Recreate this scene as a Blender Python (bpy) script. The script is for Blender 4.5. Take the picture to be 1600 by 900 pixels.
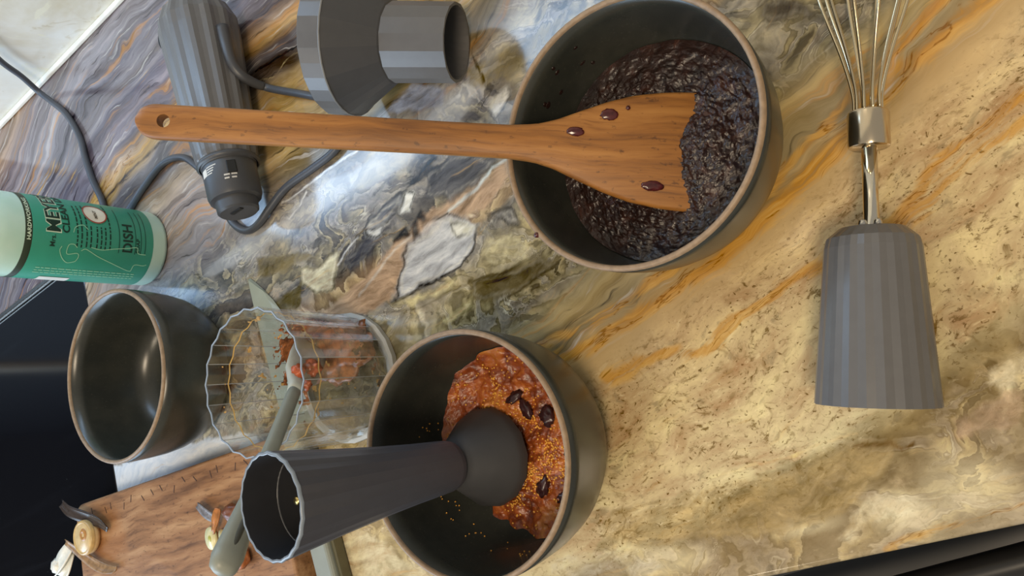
import bpy, bmesh, math, random
import numpy as np
from mathutils import Vector, Matrix, Quaternion

for o in list(bpy.data.objects):
    bpy.data.objects.remove(o)
sc = bpy.context.scene
C = sc.collection
PI = math.pi
random.seed(7)

# ------------------------------------------------------------------ camera
cam_d = bpy.data.cameras.new('camera')
cam_d.sensor_fit = 'HORIZONTAL'
cam_d.sensor_width = 36.0
cam_d.lens = 1220.0 / 1600.0 * 36.0
cam_d.clip_start = 0.01
cam = bpy.data.objects.new('camera', cam_d)
C.objects.link(cam)
_x = Vector((0.7828, -0.2848, -0.5532)).normalized()
_z = Vector((0.4948, -0.2543, 0.8310)).normalized()
_y = _z.cross(_x).normalized()
_x = _y.cross(_z).normalized()
cam.matrix_world = Matrix(((_x.x, _y.x, _z.x, 0.0), (_x.y, _y.y, _z.y, 0.0),
                           (_x.z, _y.z, _z.z, 0.40767), (0, 0, 0, 1)))
sc.camera = cam

# ------------------------------------------------------------------ world, lights, exposure
world = bpy.data.worlds.new('room_light')
sc.world = world
world.use_nodes = True
bg = world.node_tree.nodes['Background']
bg.inputs[0].default_value = (1.0, 0.93, 0.82, 1)
bg.inputs[1].default_value = 0.36


def area_light(name, loc, target, sx, sy, power, color):
    d = bpy.data.lights.new(name, 'AREA')
    d.shape = 'RECTANGLE'
    d.size, d.size_y = sx, sy
    d.energy = power
    d.color = color
    o = bpy.data.objects.new(name, d)
    C.objects.link(o)
    o.location = loc
    o.rotation_euler = (Vector(target) - Vector(loc)).to_track_quat('-Z', 'Y').to_euler()
    return o


# daylight through the window at the stove end of the kitchen
area_light('window_daylight', (-2.25, -0.92, 0.86), (-0.3, 0.0, 0.05), 1.65, 1.35, 48, (0.55, 0.76, 1.0))
# cool strip lamp on the wall under the cabinets, above the backsplash
area_light('under_cabinet_lamp', (-0.72, 0.535, 0.43), (-0.72, 0.30, 0.0), 0.95, 0.07, 1.9, (0.40, 0.66, 1.0))
# warm ceiling lamps above the worktop
area_light('ceiling_lamp_light', (0.25, -0.55, 1.55), (-0.15, 0.1, 0.0), 0.5, 0.3, 15, (1.0, 0.81, 0.58))
area_light('ceiling_lamp_light', (-0.9, -0.75, 1.55), (-0.4, 0.1, 0.0), 0.5, 0.3, 6, (1.0, 0.84, 0.62))

sc.view_settings.view_transform = 'Standard'
sc.view_settings.look = 'None'
sc.view_settings.exposure = 0.1
sc.view_settings.gamma = 1.0
sc.view_settings.use_curve_mapping = False


# ------------------------------------------------------------------ helpers
def lin(r, g, b):
    def f(c):
        c /= 255.0
        return c / 12.92 if c <= 0.04045 else ((c + 0.055) / 1.055) ** 2.4
    return (f(r), f(g), f(b), 1.0)


class NT:
    """small wrapper for building node trees"""
    def __init__(self, name):
        self.m = bpy.data.materials.new(name)
        self.m.use_nodes = True
        self.t = self.m.node_tree
        self.p = self.t.nodes['Principled BSDF']
        self.out = self.t.nodes['Material Output']

    def n(self, typ, **kw):
        nd = self.t.nodes.new(typ)
        for k, v in kw.items():
            if k.startswith('i_'):
                key = k[2:]
                key = int(key) if key.isdigit() else key
                if hasattr(v, 'is_output') and v.is_output:
                    self.t.links.new(v, nd.inputs[key])
                else:
                    nd.inputs[key].default_value = v
            else:
                setattr(nd, k, v)
        return nd

    def set(self, key, v):
        if hasattr(v, 'is_output'):
            self.t.links.new(v, self.p.inputs[key])
        else:
            self.p.inputs[key].default_value = v

    def math(self, op, a, b=None, c=None, clamp=False):
        nd = self.t.nodes.new('ShaderNodeMath')
        nd.operation = op
        nd.use_clamp = clamp
        for i, v in enumerate((a, b, c)):
            if v is None:
                continue
            if hasattr(v, 'is_output'):
                self.t.links.new(v, nd.inputs[i])
            else:
                nd.inputs[i].default_value = v
        return nd.outputs[0]

    def mix(self, fac, a, b, blend='MIX'):
        nd = self.t.nodes.new('ShaderNodeMix')
        nd.data_type = 'RGBA'
        nd.blend_type = blend
        nd.clamp_factor = True
        for i, v in ((0, fac), (6, a), (7, b)):
            if hasattr(v, 'is_output'):
                self.t.links.new(v, nd.inputs[i])
            else:
                nd.inputs[i].default_value = v
        return nd.outputs[2]

    def ramp(self, fac, stops, interp='LINEAR'):
        nd = self.t.nodes.new('ShaderNodeValToRGB')
        cr = nd.color_ramp
        cr.interpolation = interp
        while len(cr.elements) > 1:
            cr.elements.remove(cr.elements[-1])
        cr.elements[0].position = stops[0][0]
        cr.elements[0].color = stops[0][1]
        for p, c in stops[1:]:
            e = cr.elements.new(p)
            e.color = c
        self.t.links.new(fac, nd.inputs[0])
        return nd.outputs[0]

    def smooth(self, v, lo, hi):
        nd = self.t.nodes.new('ShaderNodeMapRange')
        nd.interpolation_type = 'SMOOTHSTEP'
        nd.inputs[1].default_value = lo
        nd.inputs[2].default_value = hi
        self.t.links.new(v, nd.inputs[0])
        return nd.outputs[0]

    def noise(self, vec, scale, detail=3, rough=0.5, dist=0.0, out=0):
        nd = self.n('ShaderNodeTexNoise')
        nd.inputs['Scale'].default_value = scale
        nd.inputs['Detail'].default_value = detail
        nd.inputs['Roughness'].default_value = rough
        nd.inputs['Distortion'].default_value = dist
        self.t.links.new(vec, nd.inputs['Vector'])
        return nd.outputs[out]

    def mapping(self, vec, scale=(1, 1, 1), loc=(0, 0, 0), rot=(0, 0, 0)):
        nd = self.n('ShaderNodeMapping')
        nd.inputs['Scale'].default_value = scale
        nd.inputs['Location'].default_value = loc
        nd.inputs['Rotation'].default_value = rot
        self.t.links.new(vec, nd.inputs['Vector'])
        return nd.outputs[0]

    def bump(self, height, strength=0.3, dist=0.001):
        nd = self.n('ShaderNodeBump')
        nd.inputs['Strength'].default_value = strength
        nd.inputs['Distance'].default_value = dist
        self.t.links.new(height, nd.inputs['Height'])
        self.t.links.new(nd.outputs[0], self.p.inputs['Normal'])

    def objco(self):
        return self.n('ShaderNodeTexCoord').outputs['Object']


def plain(name, col, rough=0.5, metal=0.0, var=0.08, scale=60.0, spec=0.5, bump=0.0, coat=0.0):
    k = NT(name)
    co = k.objco()
    nz = k.noise(co, scale, 4, 0.6)
    f = k.smooth(nz, 0.3, 0.7)
    c0 = tuple(c * (1 - var) for c in col[:3]) + (1,)
    c1 = tuple(min(1, c * (1 + var)) for c in col[:3]) + (1,)
    k.set('Base Color', k.mix(f, c0, c1))
    k.set('Roughness', rough)
    k.set('Metallic', metal)
    k.set('Specular IOR Level', spec)
    if coat:
        k.set('Coat Weight', coat)
        k.set('Coat Roughness', 0.08)
    if bump:
        k.bump(nz, bump, 0.0006)
    return k.m


def mesh_obj(name, verts, faces, mat, parent=None, smooth=False, loc=None):
    me = bpy.data.meshes.new(name)
    me.from_pydata([tuple(v) for v in verts], [], [tuple(f) for f in faces])
    me.update()
    if smooth:
        me.polygons.foreach_set('use_smooth', [True] * len(me.polygons))
    if mat:
        me.materials.append(mat)
    o = bpy.data.objects.new(name, me)
    C.objects.link(o)
    if parent:
        o.parent = parent
    if loc:
        o.location = loc
    return o


def bm_obj(name, bm, mat, parent=None, smooth=False):
    me = bpy.data.meshes.new(name)
    bmesh.ops.recalc_face_normals(bm, faces=bm.faces)
    bm.to_mesh(me)
    bm.free()
    if smooth:
        me.polygons.foreach_set('use_smooth', [True] * len(me.polygons))
    if mat:
        me.materials.append(mat)
    o = bpy.data.objects.new(name, me)
    C.objects.link(o)
    if parent:
        o.parent = parent
    return o


def tag(o, label, cat=None, group=None, kind=None):
    o['label'] = label
    if cat:
        o['category'] = cat
    if group:
        o['group'] = group
    if kind:
        o['kind'] = kind
    return o


def thing(name, label, cat, loc=(0, 0, 0), mat3=None, group=None):
    o = bpy.data.objects.new(name, None)
    o.empty_display_size = 0.02
    C.objects.link(o)
    if mat3 is not None:
        m = mat3.to_4x4()
        m.translation = Vector(loc)
        o.matrix_world = m
    else:
        o.location = loc
    tag(o, label, cat, group)
    return o


def frame_from_z(d, hint=(0, 0, 1)):
    z = Vector(d).normalized()
    h = Vector(hint)
    x = h.cross(z)
    if x.length < 1e-5:
        x = Vector((1, 0, 0)).cross(z)
    x.normalize()
    y = z.cross(x)
    return Matrix(((x.x, y.x, z.x), (x.y, y.y, z.y), (x.z, y.z, z.z)))


def lathe(name, prof, seg, mat, parent=None, smooth=True, flute=None, closed_profile=False, rot=0.0, loc=None, auto=None):
    """revolve (radius, z) profile around local Z; flute(angle, i) multiplies the radius"""
    verts, faces = [], []
    n = len(prof)
    for (r, z) in prof:
        for j in range(seg):
            a = 2 * PI * j / seg + rot
            k = flute(j, r, z) if flute else 1.0
            verts.append((r * k * math.cos(a), r * k * math.sin(a), z))
    rows = n if closed_profile else n - 1
    for i in range(rows):
        i2 = (i + 1) % n
        for j in range(seg):
            j2 = (j + 1) % seg
            faces.append((i * seg + j, i * seg + j2, i2 * seg + j2, i2 * seg + j))
    if not closed_profile:
        if prof[0][0] > 1e-6:
            pass
    bm = bmesh.new()
    bv = [bm.verts.new(v) for v in verts]
    for f in faces:
        try:
            bm.faces.new([bv[q] for q in f])
        except ValueError:
            pass
    bmesh.ops.remove_doubles(bm, verts=bm.verts, dist=1e-6)
    bmesh.ops.recalc_face_normals(bm, faces=bm.faces)
    me = bpy.data.meshes.new(name)
    bm.to_mesh(me)
    bm.free()
    if smooth:
        me.polygons.foreach_set('use_smooth', [True] * len(me.polygons))
        if auto:
            me.set_sharp_from_angle(angle=math.radians(auto))
    me.materials.append(mat)
    o = bpy.data.objects.new(name, me)
    C.objects.link(o)
    if parent:
        o.parent = parent
    if loc:
        o.location = loc
    return o


def catmull(pts, sub=8):
    P = [Vector(p) for p in pts]
    P = [P[0] * 2 - P[1]] + P + [P[-1] * 2 - P[-2]]
    out = []
    for i in range(1, len(P) - 2):
        for s in range(sub):
            t = s / sub
            a, b, c, d = P[i - 1], P[i], P[i + 1], P[i + 2]
            out.append(0.5 * ((2 * b) + (c - a) * t + (2 * a - 5 * b + 4 * c - d) * t * t + (3 * b - a - 3 * c + d) * t ** 3))
    out.append(P[-2])
    return out


def tube(name, pts, rad, mat, parent=None, seg=10, cap=True):
    """swept tube; rad is a number or a list per point"""
    P = [Vector(p) for p in pts]
    n = len(P)
    if not isinstance(rad, (list, tuple)):
        rad = [rad] * n
    T = []
    for i in range(n):
        a = P[max(0, i - 1)]
        b = P[min(n - 1, i + 1)]
        T.append((b - a).normalized())
    u = T[0].orthogonal().normalized()
    verts, faces = [], []
    for i in range(n):
        u = (u - T[i] * u.dot(T[i]))
        u = u.normalized() if u.length > 1e-6 else T[i].orthogonal().normalized()
        v = T[i].cross(u)
        for j in range(seg):
            a = 2 * PI * j / seg
            verts.append(P[i] + (u * math.cos(a) + v * math.sin(a)) * rad[i])
    for i in range(n - 1):
        for j in range(seg):
            j2 = (j + 1) % seg
            faces.append((i * seg + j, i * seg + j2, (i + 1) * seg + j2, (i + 1) * seg + j))
    if cap:
        faces.append(tuple(range(seg))[::-1])
        faces.append(tuple((n - 1) * seg + j for j in range(seg)))
    return mesh_obj(name, verts, faces, mat, parent, smooth=True)


def box_bm(x0, x1, y0, y1, z0, z1, bevel=0.0, seg=2):
    bm = bmesh.new()
    bmesh.ops.create_cube(bm, size=1.0)
    for v in bm.verts:
        v.co = Vector((x0 + (v.co.x + .5) * (x1 - x0), y0 + (v.co.y + .5) * (y1 - y0), z0 + (v.co.z + .5) * (z1 - z0)))
    if bevel:
        bmesh.ops.bevel(bm, geom=list(bm.edges), offset=bevel, segments=seg, affect='EDGES', profile=0.5)
    return bm


# numpy value noise --------------------------------------------------------
def vnoise(x, y, seed=0):
    xi = np.floor(x).astype(np.int64)
    yi = np.floor(y).astype(np.int64)
    xf = x - xi
    yf = y - yi

    def h(a, b):
        q = (a * 374761393 + b * 668265263 + seed * 974634777) & 0xffffffff
        q = ((q ^ (q >> 13)) * 1274126177) & 0xffffffff
        q = q ^ (q >> 16)
        return (q & 0xffff) / 65535.0
    u = xf * xf * xf * (xf * (xf * 6 - 15) + 10)
    v = yf * yf * yf * (yf * (yf * 6 - 15) + 10)
    return (h(xi, yi) * (1 - u) + h(xi + 1, yi) * u) * (1 - v) + (h(xi, yi + 1) * (1 - u) + h(xi + 1, yi + 1) * u) * v


def fbm(x, y, seed=0, octv=4, gain=0.5):
    s = np.zeros_like(x)
    a, tot = 1.0, 0.0
    for i in range(octv):
        s += a * vnoise(x * 2 ** i + 17.3 * i, y * 2 ** i - 9.1 * i, seed + i)
        tot += a
        a *= gain
    return s / tot - 0.5


# ------------------------------------------------------------------ countertop
Y_FRONT, Y_BACK = -0.070, 0.5638
X_STOVE, Y_STOVE = -0.711, 0.356


def seg_dist(X, Y, pts):
    d = np.full(X.shape, 9.0)
    for (x0, y0), (x1, y1) in zip(pts[:-1], pts[1:]):
        dx, dy = x1 - x0, y1 - y0
        t = np.clip(((X - x0) * dx + (Y - y0) * dy) / (dx * dx + dy * dy), 0, 1)
        d = np.minimum(d, np.hypot(X - x0 - t * dx, Y - y0 - t * dy))
    return d


PATCHES = [
    ([(-0.4093, 0.172), (-0.3647, 0.1796), (-0.3217, 0.1909), (-0.276, 0.1999), (-0.2374, 0.1976), (-0.2161, 0.2053), (-0.2206, 0.1928), (-0.2441, 0.1791), (-0.2749, 0.1865), (-0.3063, 0.1816), (-0.3249, 0.1727), (-0.3405, 0.155), (-0.3663, 0.1554), (-0.3858, 0.1579)], (172, 148, 125), 0.8, 0),
    ([(-0.3159, 0.1859), (-0.275, 0.1913), (-0.2542, 0.1737), (-0.2613, 0.1617), (-0.2757, 0.1556), (-0.2929, 0.1522), (-0.3161, 0.1538), (-0.3374, 0.1547), (-0.328, 0.1692)], (176, 177, 178), 0.85, 0.9),
    ([(-0.2728, 0.1846), (-0.2557, 0.1725), (-0.2639, 0.1698), (-0.2724, 0.1745)], (208, 206, 190), 0.8, 0.6),
    ([(-0.2885, 0.2098), (-0.28, 0.2253), (-0.2608, 0.2262), (-0.2429, 0.2207), (-0.224, 0.208), (-0.2447, 0.2003), (-0.271, 0.1975), (-0.2741, 0.2053)], (92, 92, 95), 0.8, 0.3),
    ([(-0.275, 0.2327), (-0.2695, 0.2347), (-0.2643, 0.2295), (-0.2777, 0.2251), (-0.2975, 0.2242), (-0.3015, 0.2271)], (66, 66, 68), 0.8, 0),
    ([(-0.3432, 0.2132), (-0.3336, 0.2215), (-0.307, 0.2238), (-0.3077, 0.2166), (-0.3247, 0.2097), (-0.3407, 0.2105)], (108, 110, 116), 0.75, 0.7),
    ([(-0.3755, 0.1983), (-0.3442, 0.2101), (-0.3326, 0.1998), (-0.3468, 0.193), (-0.3704, 0.187)], (88, 88, 92), 0.75, 0.2),
    ([(-0.4222, 0.2113), (-0.3973, 0.2077), (-0.3747, 0.2068), (-0.3798, 0.196), (-0.3896, 0.1837), (-0.4065, 0.189), (-0.422, 0.2006)], (196, 188, 162), 0.65, 0.6),
    ([(-0.3136, 0.2105), (-0.3033, 0.222), (-0.2972, 0.218), (-0.305, 0.2064)], (212, 212, 206), 0.9, 0.9),
    ([(-0.342, 0.2126), (-0.3296, 0.2085), (-0.332, 0.2015), (-0.3419, 0.207)], (200, 200, 198), 0.8, 0.9),
    ([(-0.292, 0.2017), (-0.289, 0.1931), (-0.2942, 0.1921), (-0.2979, 0.1987)], (64, 64, 66), 0.9, 0.2),
    ([(-0.3004, 0.1984), (-0.2996, 0.1868), (-0.3095, 0.1864), (-0.3076, 0.1954)], (62, 62, 64), 0.9, 0.2),
    ([(-0.3124, 0.1995), (-0.3118, 0.1904), (-0.3225, 0.1922), (-0.3165, 0.1984)], (66, 66, 68), 0.9, 0.2),
    ([(-0.2708, 0.143), (-0.2383, 0.1369), (-0.2135, 0.1362), (-0.2036, 0.1264), (-0.2342, 0.1204), (-0.2649, 0.1214), (-0.2757, 0.1292)], (98, 90, 72), 0.75, 0.2),
    ([(-0.2505, 0.1614), (-0.2303, 0.159), (-0.2164, 0.1418), (-0.2284, 0.1362), (-0.2522, 0.1419), (-0.2603, 0.1521)], (184, 174, 140), 0.5, 0.2),
    ([(-0.3055, 0.1249), (-0.2757, 0.1292), (-0.2759, 0.1239), (-0.2986, 0.12)], (200, 188, 142), 0.6, 0.4),
    ([(-0.3377, 0.1539), (-0.2893, 0.1461), (-0.2766, 0.15), (-0.2858, 0.14), (-0.3248, 0.1463)], (198, 186, 144), 0.7, 0.2),
    ([(-0.2509, 0.1753), (-0.2472, 0.1704), (-0.2528, 0.1625), (-0.256, 0.1671)], (120, 118, 110), 0.7, 0.9),
    ([(-0.2402, 0.1749), (-0.2254, 0.1724), (-0.2223, 0.1598), (-0.234, 0.163)], (120, 118, 116), 0.7, 0.6),
    ([(-0.4603, 0.2026), (-0.4212, 0.2029), (-0.4274, 0.1843), (-0.4564, 0.1902)], (96, 88, 66), 0.7, 0.1),
    ([(-0.4636, 0.2428), (-0.4142, 0.224), (-0.3955, 0.2132), (-0.4323, 0.2156), (-0.4684, 0.228)], (120, 108, 84), 0.6, 0.1),
    ([(-0.0435, 0.2084), (-0.0242, 0.1953), (-0.0193, 0.1823), (-0.0333, 0.1895), (-0.0463, 0.192), (-0.0502, 0.2006)], (86, 80, 72), 0.7, 0.2),
    ([(-0.2138, 0.248), (-0.2029, 0.2488), (-0.2007, 0.2404), (-0.2144, 0.2316), (-0.2176, 0.2405)], (204, 202, 196), 0.65, 0.6),
    ([(-0.2286, 0.2764), (-0.1892, 0.2719), (-0.1495, 0.2703), (-0.1484, 0.2602), (-0.2021, 0.2508), (-0.2276, 0.2634)], (126, 114, 84), 0.5, 0.1),
    ([(-0.2734, 0.293), (-0.2442, 0.2731), (-0.2542, 0.2613), (-0.2913, 0.2781), (-0.3016, 0.2855)], (150, 156, 172), 0.6, 0.1),  # bluish lamp reflection painted as a stone patch
    ([(-0.0869, -0.044), (-0.0772, -0.0495), (-0.0653, -0.0553), (-0.0757, -0.0603), (-0.0929, -0.0593), (-0.1013, -0.0651), (-0.1092, -0.0618), (-0.0957, -0.0511)], (216, 202, 170), 0.5, 0),
    ([(-0.0198, -0.0033), (-0.0086, -0.0012), (-0.0117, -0.0149), (-0.0188, -0.0199), (-0.023, -0.0111)], (220, 206, 172), 0.5, 0),
    ([(-0.076, -0.0392), (-0.065, -0.0406), (-0.0646, -0.0466), (-0.0756, -0.0454)], (214, 196, 160), 0.4, 0),
    ([(-0.2778, -0.0388), (-0.24, -0.0355), (-0.2149, -0.0479), (-0.1867, -0.057), (-0.2186, -0.0576), (-0.276, -0.0466)], (196, 188, 170), 0.4, 0),
    ([(-0.0403, -0.0206), (-0.0195, -0.0153), (-0.011, -0.0195), (-0.0157, -0.031), (-0.0421, -0.032)], (176, 152, 126), 0.6, 0.1),
    ([(-0.2412, -0.0389), (-0.2223, -0.023), (-0.1805, -0.0207), (-0.1468, -0.0207), (-0.1162, -0.0222), (-0.0834, -0.0201), (-0.0662, -0.022), (-0.0755, -0.0378), (-0.0985, -0.0504), (-0.1419, -0.0532), (-0.1938, -0.0453)], (160, 140, 104), 0.6, 0.1),
    ([(-0.7172, 0.1375), (-0.6354, 0.1328), (-0.5632, 0.1205), (-0.5069, 0.1094), (-0.5078, 0.0941), (-0.5445, 0.0965), (-0.722, 0.1056)], (214, 222, 232), 0.9, 0),  # bluish white patch, window glare painted over pale stone
    ([(-0.45, 0.0094), (-0.4213, 0.0144), (-0.3915, -0.0096), (-0.3586, -0.0329), (-0.4515, -0.0153)], (208, 194, 162), 0.6, 0),
]
LINES = [
    ([(-0.2542, 0.1737), (-0.2612, 0.1603), (-0.2761, 0.1544), (-0.2934, 0.151), (-0.3165, 0.1525), (-0.3405, 0.155)], (72, 68, 62), 0.0014, 0.5),
    ([(-0.3486, 0.1499), (-0.3149, 0.1401), (-0.2715, 0.141), (-0.2438, 0.1361), (-0.2131, 0.1373)], (80, 74, 62), 0.0016, 0.45),
    ([(-0.2751, 0.1156), (-0.25, 0.119), (-0.2225, 0.125), (-0.2066, 0.126)], (78, 72, 62), 0.001, 0.45),
    ([(-0.2077, 0.2986), (-0.2133, 0.2921), (-0.2202, 0.2839), (-0.2179, 0.2749), (-0.2156, 0.2612)], (70, 62, 52), 0.0009, 0.5),
    ([(-0.1601, -0.0172), (-0.1456, -0.0176), (-0.1344, -0.0162), (-0.1147, -0.0183), (-0.0977, -0.0166), (-0.0821, -0.0167)], (214, 196, 152), 0.0014, 0.55),
    ([(-0.2107, -0.0258), (-0.1975, -0.0235), (-0.177, -0.0267), (-0.17, -0.0233)], (214, 198, 160), 0.0014, 0.5),
    ([(-0.0843, -0.0224), (-0.0699, -0.024), (-0.066, -0.0288), (-0.0613, -0.0277)], (120, 100, 76), 0.0006, 0.8),
    ([(-0.3334, 0.271), (-0.3759, 0.2713), (-0.3992, 0.2691), (-0.4222, 0.2702)], (216, 216, 214), 0.0016, 0.7),
    ([(-0.3927, 0.2659), (-0.4023, 0.2595), (-0.4197, 0.2539)], (206, 206, 204), 0.0009, 0.7),
    ([(-0.2141, 0.2033), (-0.2299, 0.2036), (-0.2492, 0.1954), (-0.2728, 0.1926)], (186, 196, 196), 0.0016, 0.7),
    ([(-0.3681, 0.1699), (-0.3372, 0.1829), (-0.3094, 0.1903)], (196, 188, 176), 0.0014, 0.6),
    ([(-0.379, 0.1983), (-0.3653, 0.2078), (-0.3542, 0.2105)], (196, 196, 194), 0.0008, 0.7),
    ([(-0.2611, 0.2254), (-0.2975, 0.2242), (-0.3237, 0.2218), (-0.3542, 0.2105)], (70, 70, 72), 0.001, 0.6),
    ([(-0.416, 0.3896), (-0.3842, 0.3854), (-0.3399, 0.3784), (-0.3178, 0.3786)], (58, 52, 46), 0.0012, 0.8),
    ([(-0.4149, 0.3797), (-0.3964, 0.3729), (-0.3825, 0.3783), (-0.3557, 0.3766)], (200, 178, 136), 0.0009, 0.4),
    ([(-0.4492, 0.4818), (-0.4403, 0.4658), (-0.4442, 0.4388), (-0.496, 0.4246), (-0.5433, 0.4184)], (84, 84, 92), 0.0014, 0.5),
    ([(-0.6722, 0.3819), (-0.6105, 0.3931), (-0.5557, 0.395), (-0.5064, 0.3912)], (70, 68, 72), 0.003, 0.6),
    ([(-0.7154, 0.3385), (-0.6918, 0.356), (-0.6392, 0.3731)], (74, 72, 80), 0.0026, 0.5),
]


def poly_sd(X, Y, pts):
    """positive inside the polygon, distance to its outline"""
    d = seg_dist(X, Y, pts + [pts[0]])
    ins = np.zeros(X.shape, bool)
    n = len(pts)
    for i in range(n):
        (x0, y0), (x1, y1) = pts[i], pts[(i + 1) % n]
        if y0 == y1:
            continue
        c = (Y < y0) != (Y < y1)
        ins ^= c & (X < (x1 - x0) * (Y - y0) / (y1 - y0) + x0)
    return np.where(ins, d, -d)


def stone_patches(X, Y):
    wx = fbm(X * 55, Y * 55, 71, 4, 0.6) * 0.012
    wy = fbm(X * 55, Y * 55, 81, 4, 0.6) * 0.009
    col = np.zeros(X.shape + (3,))
    al = np.zeros(X.shape)

    def over(c, a):
        nonlocal col, al
        na = a + al * (1 - a)
        k = np.where(na > 1e-5, a / np.maximum(na, 1e-5), 0)[..., None]
        col = col * (1 - k) + np.array(lin(*c)[:3]) * k
        al = na
    brk = np.clip(fbm(X * 40, Y * 40, 95, 2) * 3 + 0.75, 0, 1)
    for pts, c, a, edge in PATCHES:
        xs_ = [q[0] for q in pts]
        ys_ = [q[1] for q in pts]
        sel = (X > min(xs_) - .02) & (X < max(xs_) + .02) & (Y > min(ys_) - .02) & (Y < max(ys_) + .02)
        d = np.full(X.shape, -1.0)
        d[sel] = poly_sd((X + wx)[sel], (Y + wy)[sel], pts)
        inner = np.clip(d / 0.0050 + 0.5, 0, 1)
        over(c, inner * a)
        if edge:
            over((64, 61, 56), np.clip(1 - np.abs(d) / 0.0015, 0, 1) * edge * brk)
            over((205, 200, 184), np.clip(1 - np.abs(d - 0.0030) / 0.0013, 0, 1) * edge * 0.5)
    for pts, c, wd, a in LINES:
        d = seg_dist(X + wx * 0.5, Y + wy * 0.5, pts)
        over(c, np.clip(1.2 - d / max(wd, 0.0013), 0, 1) * a)
    return col, al


def stone_fields(X, Y):
    """base colour and zone masks of the veined stone, laid along its flow"""
    kx = np.array([-1.7, -0.95, -0.80, -0.70, -0.64, -0.50, -0.30, -0.20, -0.10, 0.1, 0.7])
    ks = np.array([0.55, 0.55, 0.65, 0.55, 0.15, 0.00, 0.05, 0.28, 0.34, 0.32, 0.3])
    xs = np.linspace(-1.7, 0.7, 1200)
    sl = np.interp(xs, kx, ks)
    ph = np.cumsum(sl) * (xs[1] - xs[0])
    ph -= np.interp(-0.22, xs, ph)
    phi = np.interp(X, xs, ph)
    low = np.clip((0.06 - Y) / 0.12, 0, 1)
    phi = phi * (1 - 0.55 * low)
    w = fbm(X * 7, Y * 13, 3, 4) * 0.034 + fbm(X * 26, Y * 42, 8, 3) * 0.011
    w *= np.clip((Y + 0.02) / 0.12, 0.45, 1.0)
    S = Y - phi + w
    pal = [(-0.16, (168, 152, 128)), (-0.085, (176, 160, 132)), (-0.062, (152, 134, 106)), (-0.048, (140, 122, 92)), (-0.036, (204, 190, 152)),
           (-0.022, (198, 180, 144)), (0.010, (200, 181, 143)), (0.045, (195, 172, 134)), (0.066, (176, 150, 110)),
           (0.078, (150, 138, 112)), (0.092, (168, 150, 112)), (0.104, (150, 140, 112)), (0.112, (112, 104, 86)), (0.124, (128, 120, 98)),
           (0.138, (172, 161, 130)), (0.152, (160, 152, 132)), (0.166, (140, 138, 136)), (0.174, (168, 145, 122)),
           (0.196, (172, 148, 125)), (0.207, (120, 118, 116)), (0.222, (110, 110, 114)), (0.240, (148, 146, 144)),
           (0.254, (140, 140, 146)), (0.270, (200, 203, 208)), (0.284, (150, 146, 144)), (0.298, (128, 118, 98)), (0.320, (172, 150, 108)),  # the bluish white stop carries painted lamp glare
           (0.350, (160, 136, 96)), (0.366, (182, 156, 112)), (0.378, (112, 102, 92)), (0.394, (98, 94, 94)), (0.404, (120, 114, 114)),
           (0.416, (176, 146, 104)), (0.432, (160, 138, 118)), (0.446, (112, 106, 112)), (0.466, (134, 126, 132)), (0.484, (112, 108, 116)),
           (0.505, (138, 132, 134)), (0.53, (116, 112, 118)), (0.56, (146, 140, 142)), (0.62, (128, 116, 116)), (0.66, (160, 132, 108)), (0.72, (120, 112, 120)), (0.85, (140, 130, 130))]
    ps = np.array([p[0] for p in pal])
    pc = np.array([lin(*p[1])[:3] for p in pal])
    col = np.stack([np.interp(S, ps, pc[:, i]) for i in range(3)], -1)
    # far left is cooler, more violet
    left = np.clip((-0.40 - X) / 0.12, 0, 1) * np.clip((Y - 0.20) / 0.06, 0, 1)
    cool = np.array(lin(150, 148, 158)[:3])
    mixf = (left * np.clip((0.40 - S) / 0.06, 0, 1) * 0.65)[..., None]
    col = col * (1 - mixf) + cool * mixf
    # bluish white patch by the stove edge: pale stone plus painted window glare
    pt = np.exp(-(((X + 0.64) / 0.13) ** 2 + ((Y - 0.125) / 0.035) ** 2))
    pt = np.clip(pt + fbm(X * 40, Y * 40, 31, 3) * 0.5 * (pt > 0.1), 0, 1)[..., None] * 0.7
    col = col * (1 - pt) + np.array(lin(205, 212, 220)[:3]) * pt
    # cream patches near the front edge
    q = np.zeros(X.shape)
    for cx, cy, rx, ry in ((-0.048, -0.050, .022, .014), (-0.075, -0.056, .018, .010), (0.0, -0.012, .016, .014), (-0.20, -0.055, .03, .010), (-0.12, -0.052, .02, .006)):
        q = np.maximum(q, np.exp(-(((X - cx) / rx) ** 2 + ((Y - cy) / ry) ** 2)))
    q = np.clip((q + fbm(X * 60, Y * 60, 41, 3) * 0.7 - 0.25) * 1.6, 0, 1)[..., None] * 0.75
    col = col * (1 - q) + np.array(lin(228, 214, 178)[:3]) * q
    # orange veins
    wx, wy = fbm(X * 30, Y * 30, 51, 4) * 0.014, fbm(X * 30, Y * 30, 61, 4) * 0.014
    V1 = [(0.25, 0.215), (0.04, 0.150), (0.02, 0.144), (-0.001, 0.142), (-0.024, 0.129), (-0.046, 0.114), (-0.067, 0.103), (-0.083, 0.099), (-0.111, 0.091), (-0.132, 0.087), (-0.164, 0.077), (-0.2, 0.071), (-0.24, 0.07)]
    V1b = [(0.25, 0.235), (0.03, 0.158), (-0.002, 0.150), (-0.05, 0.124), (-0.083, 0.108), (-0.14, 0.094), (-0.2, 0.082), (-0.26, 0.08)]
    V2 = [(0.25, 0.18), (0.042, 0.107), (0.023, 0.099), (0.002, 0.090), (-0.02, 0.079), (-0.032, 0.071), (-0.061, 0.067), (-0.088, 0.066), (-0.113, 0.057), (-0.131, 0.049), (-0.154, 0.049), (-0.2, 0.052)]
    V2b = [(0.25, 0.165), (0.042, 0.098), (0.015, 0.088), (-0.012, 0.076), (-0.04, 0.066)]
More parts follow.
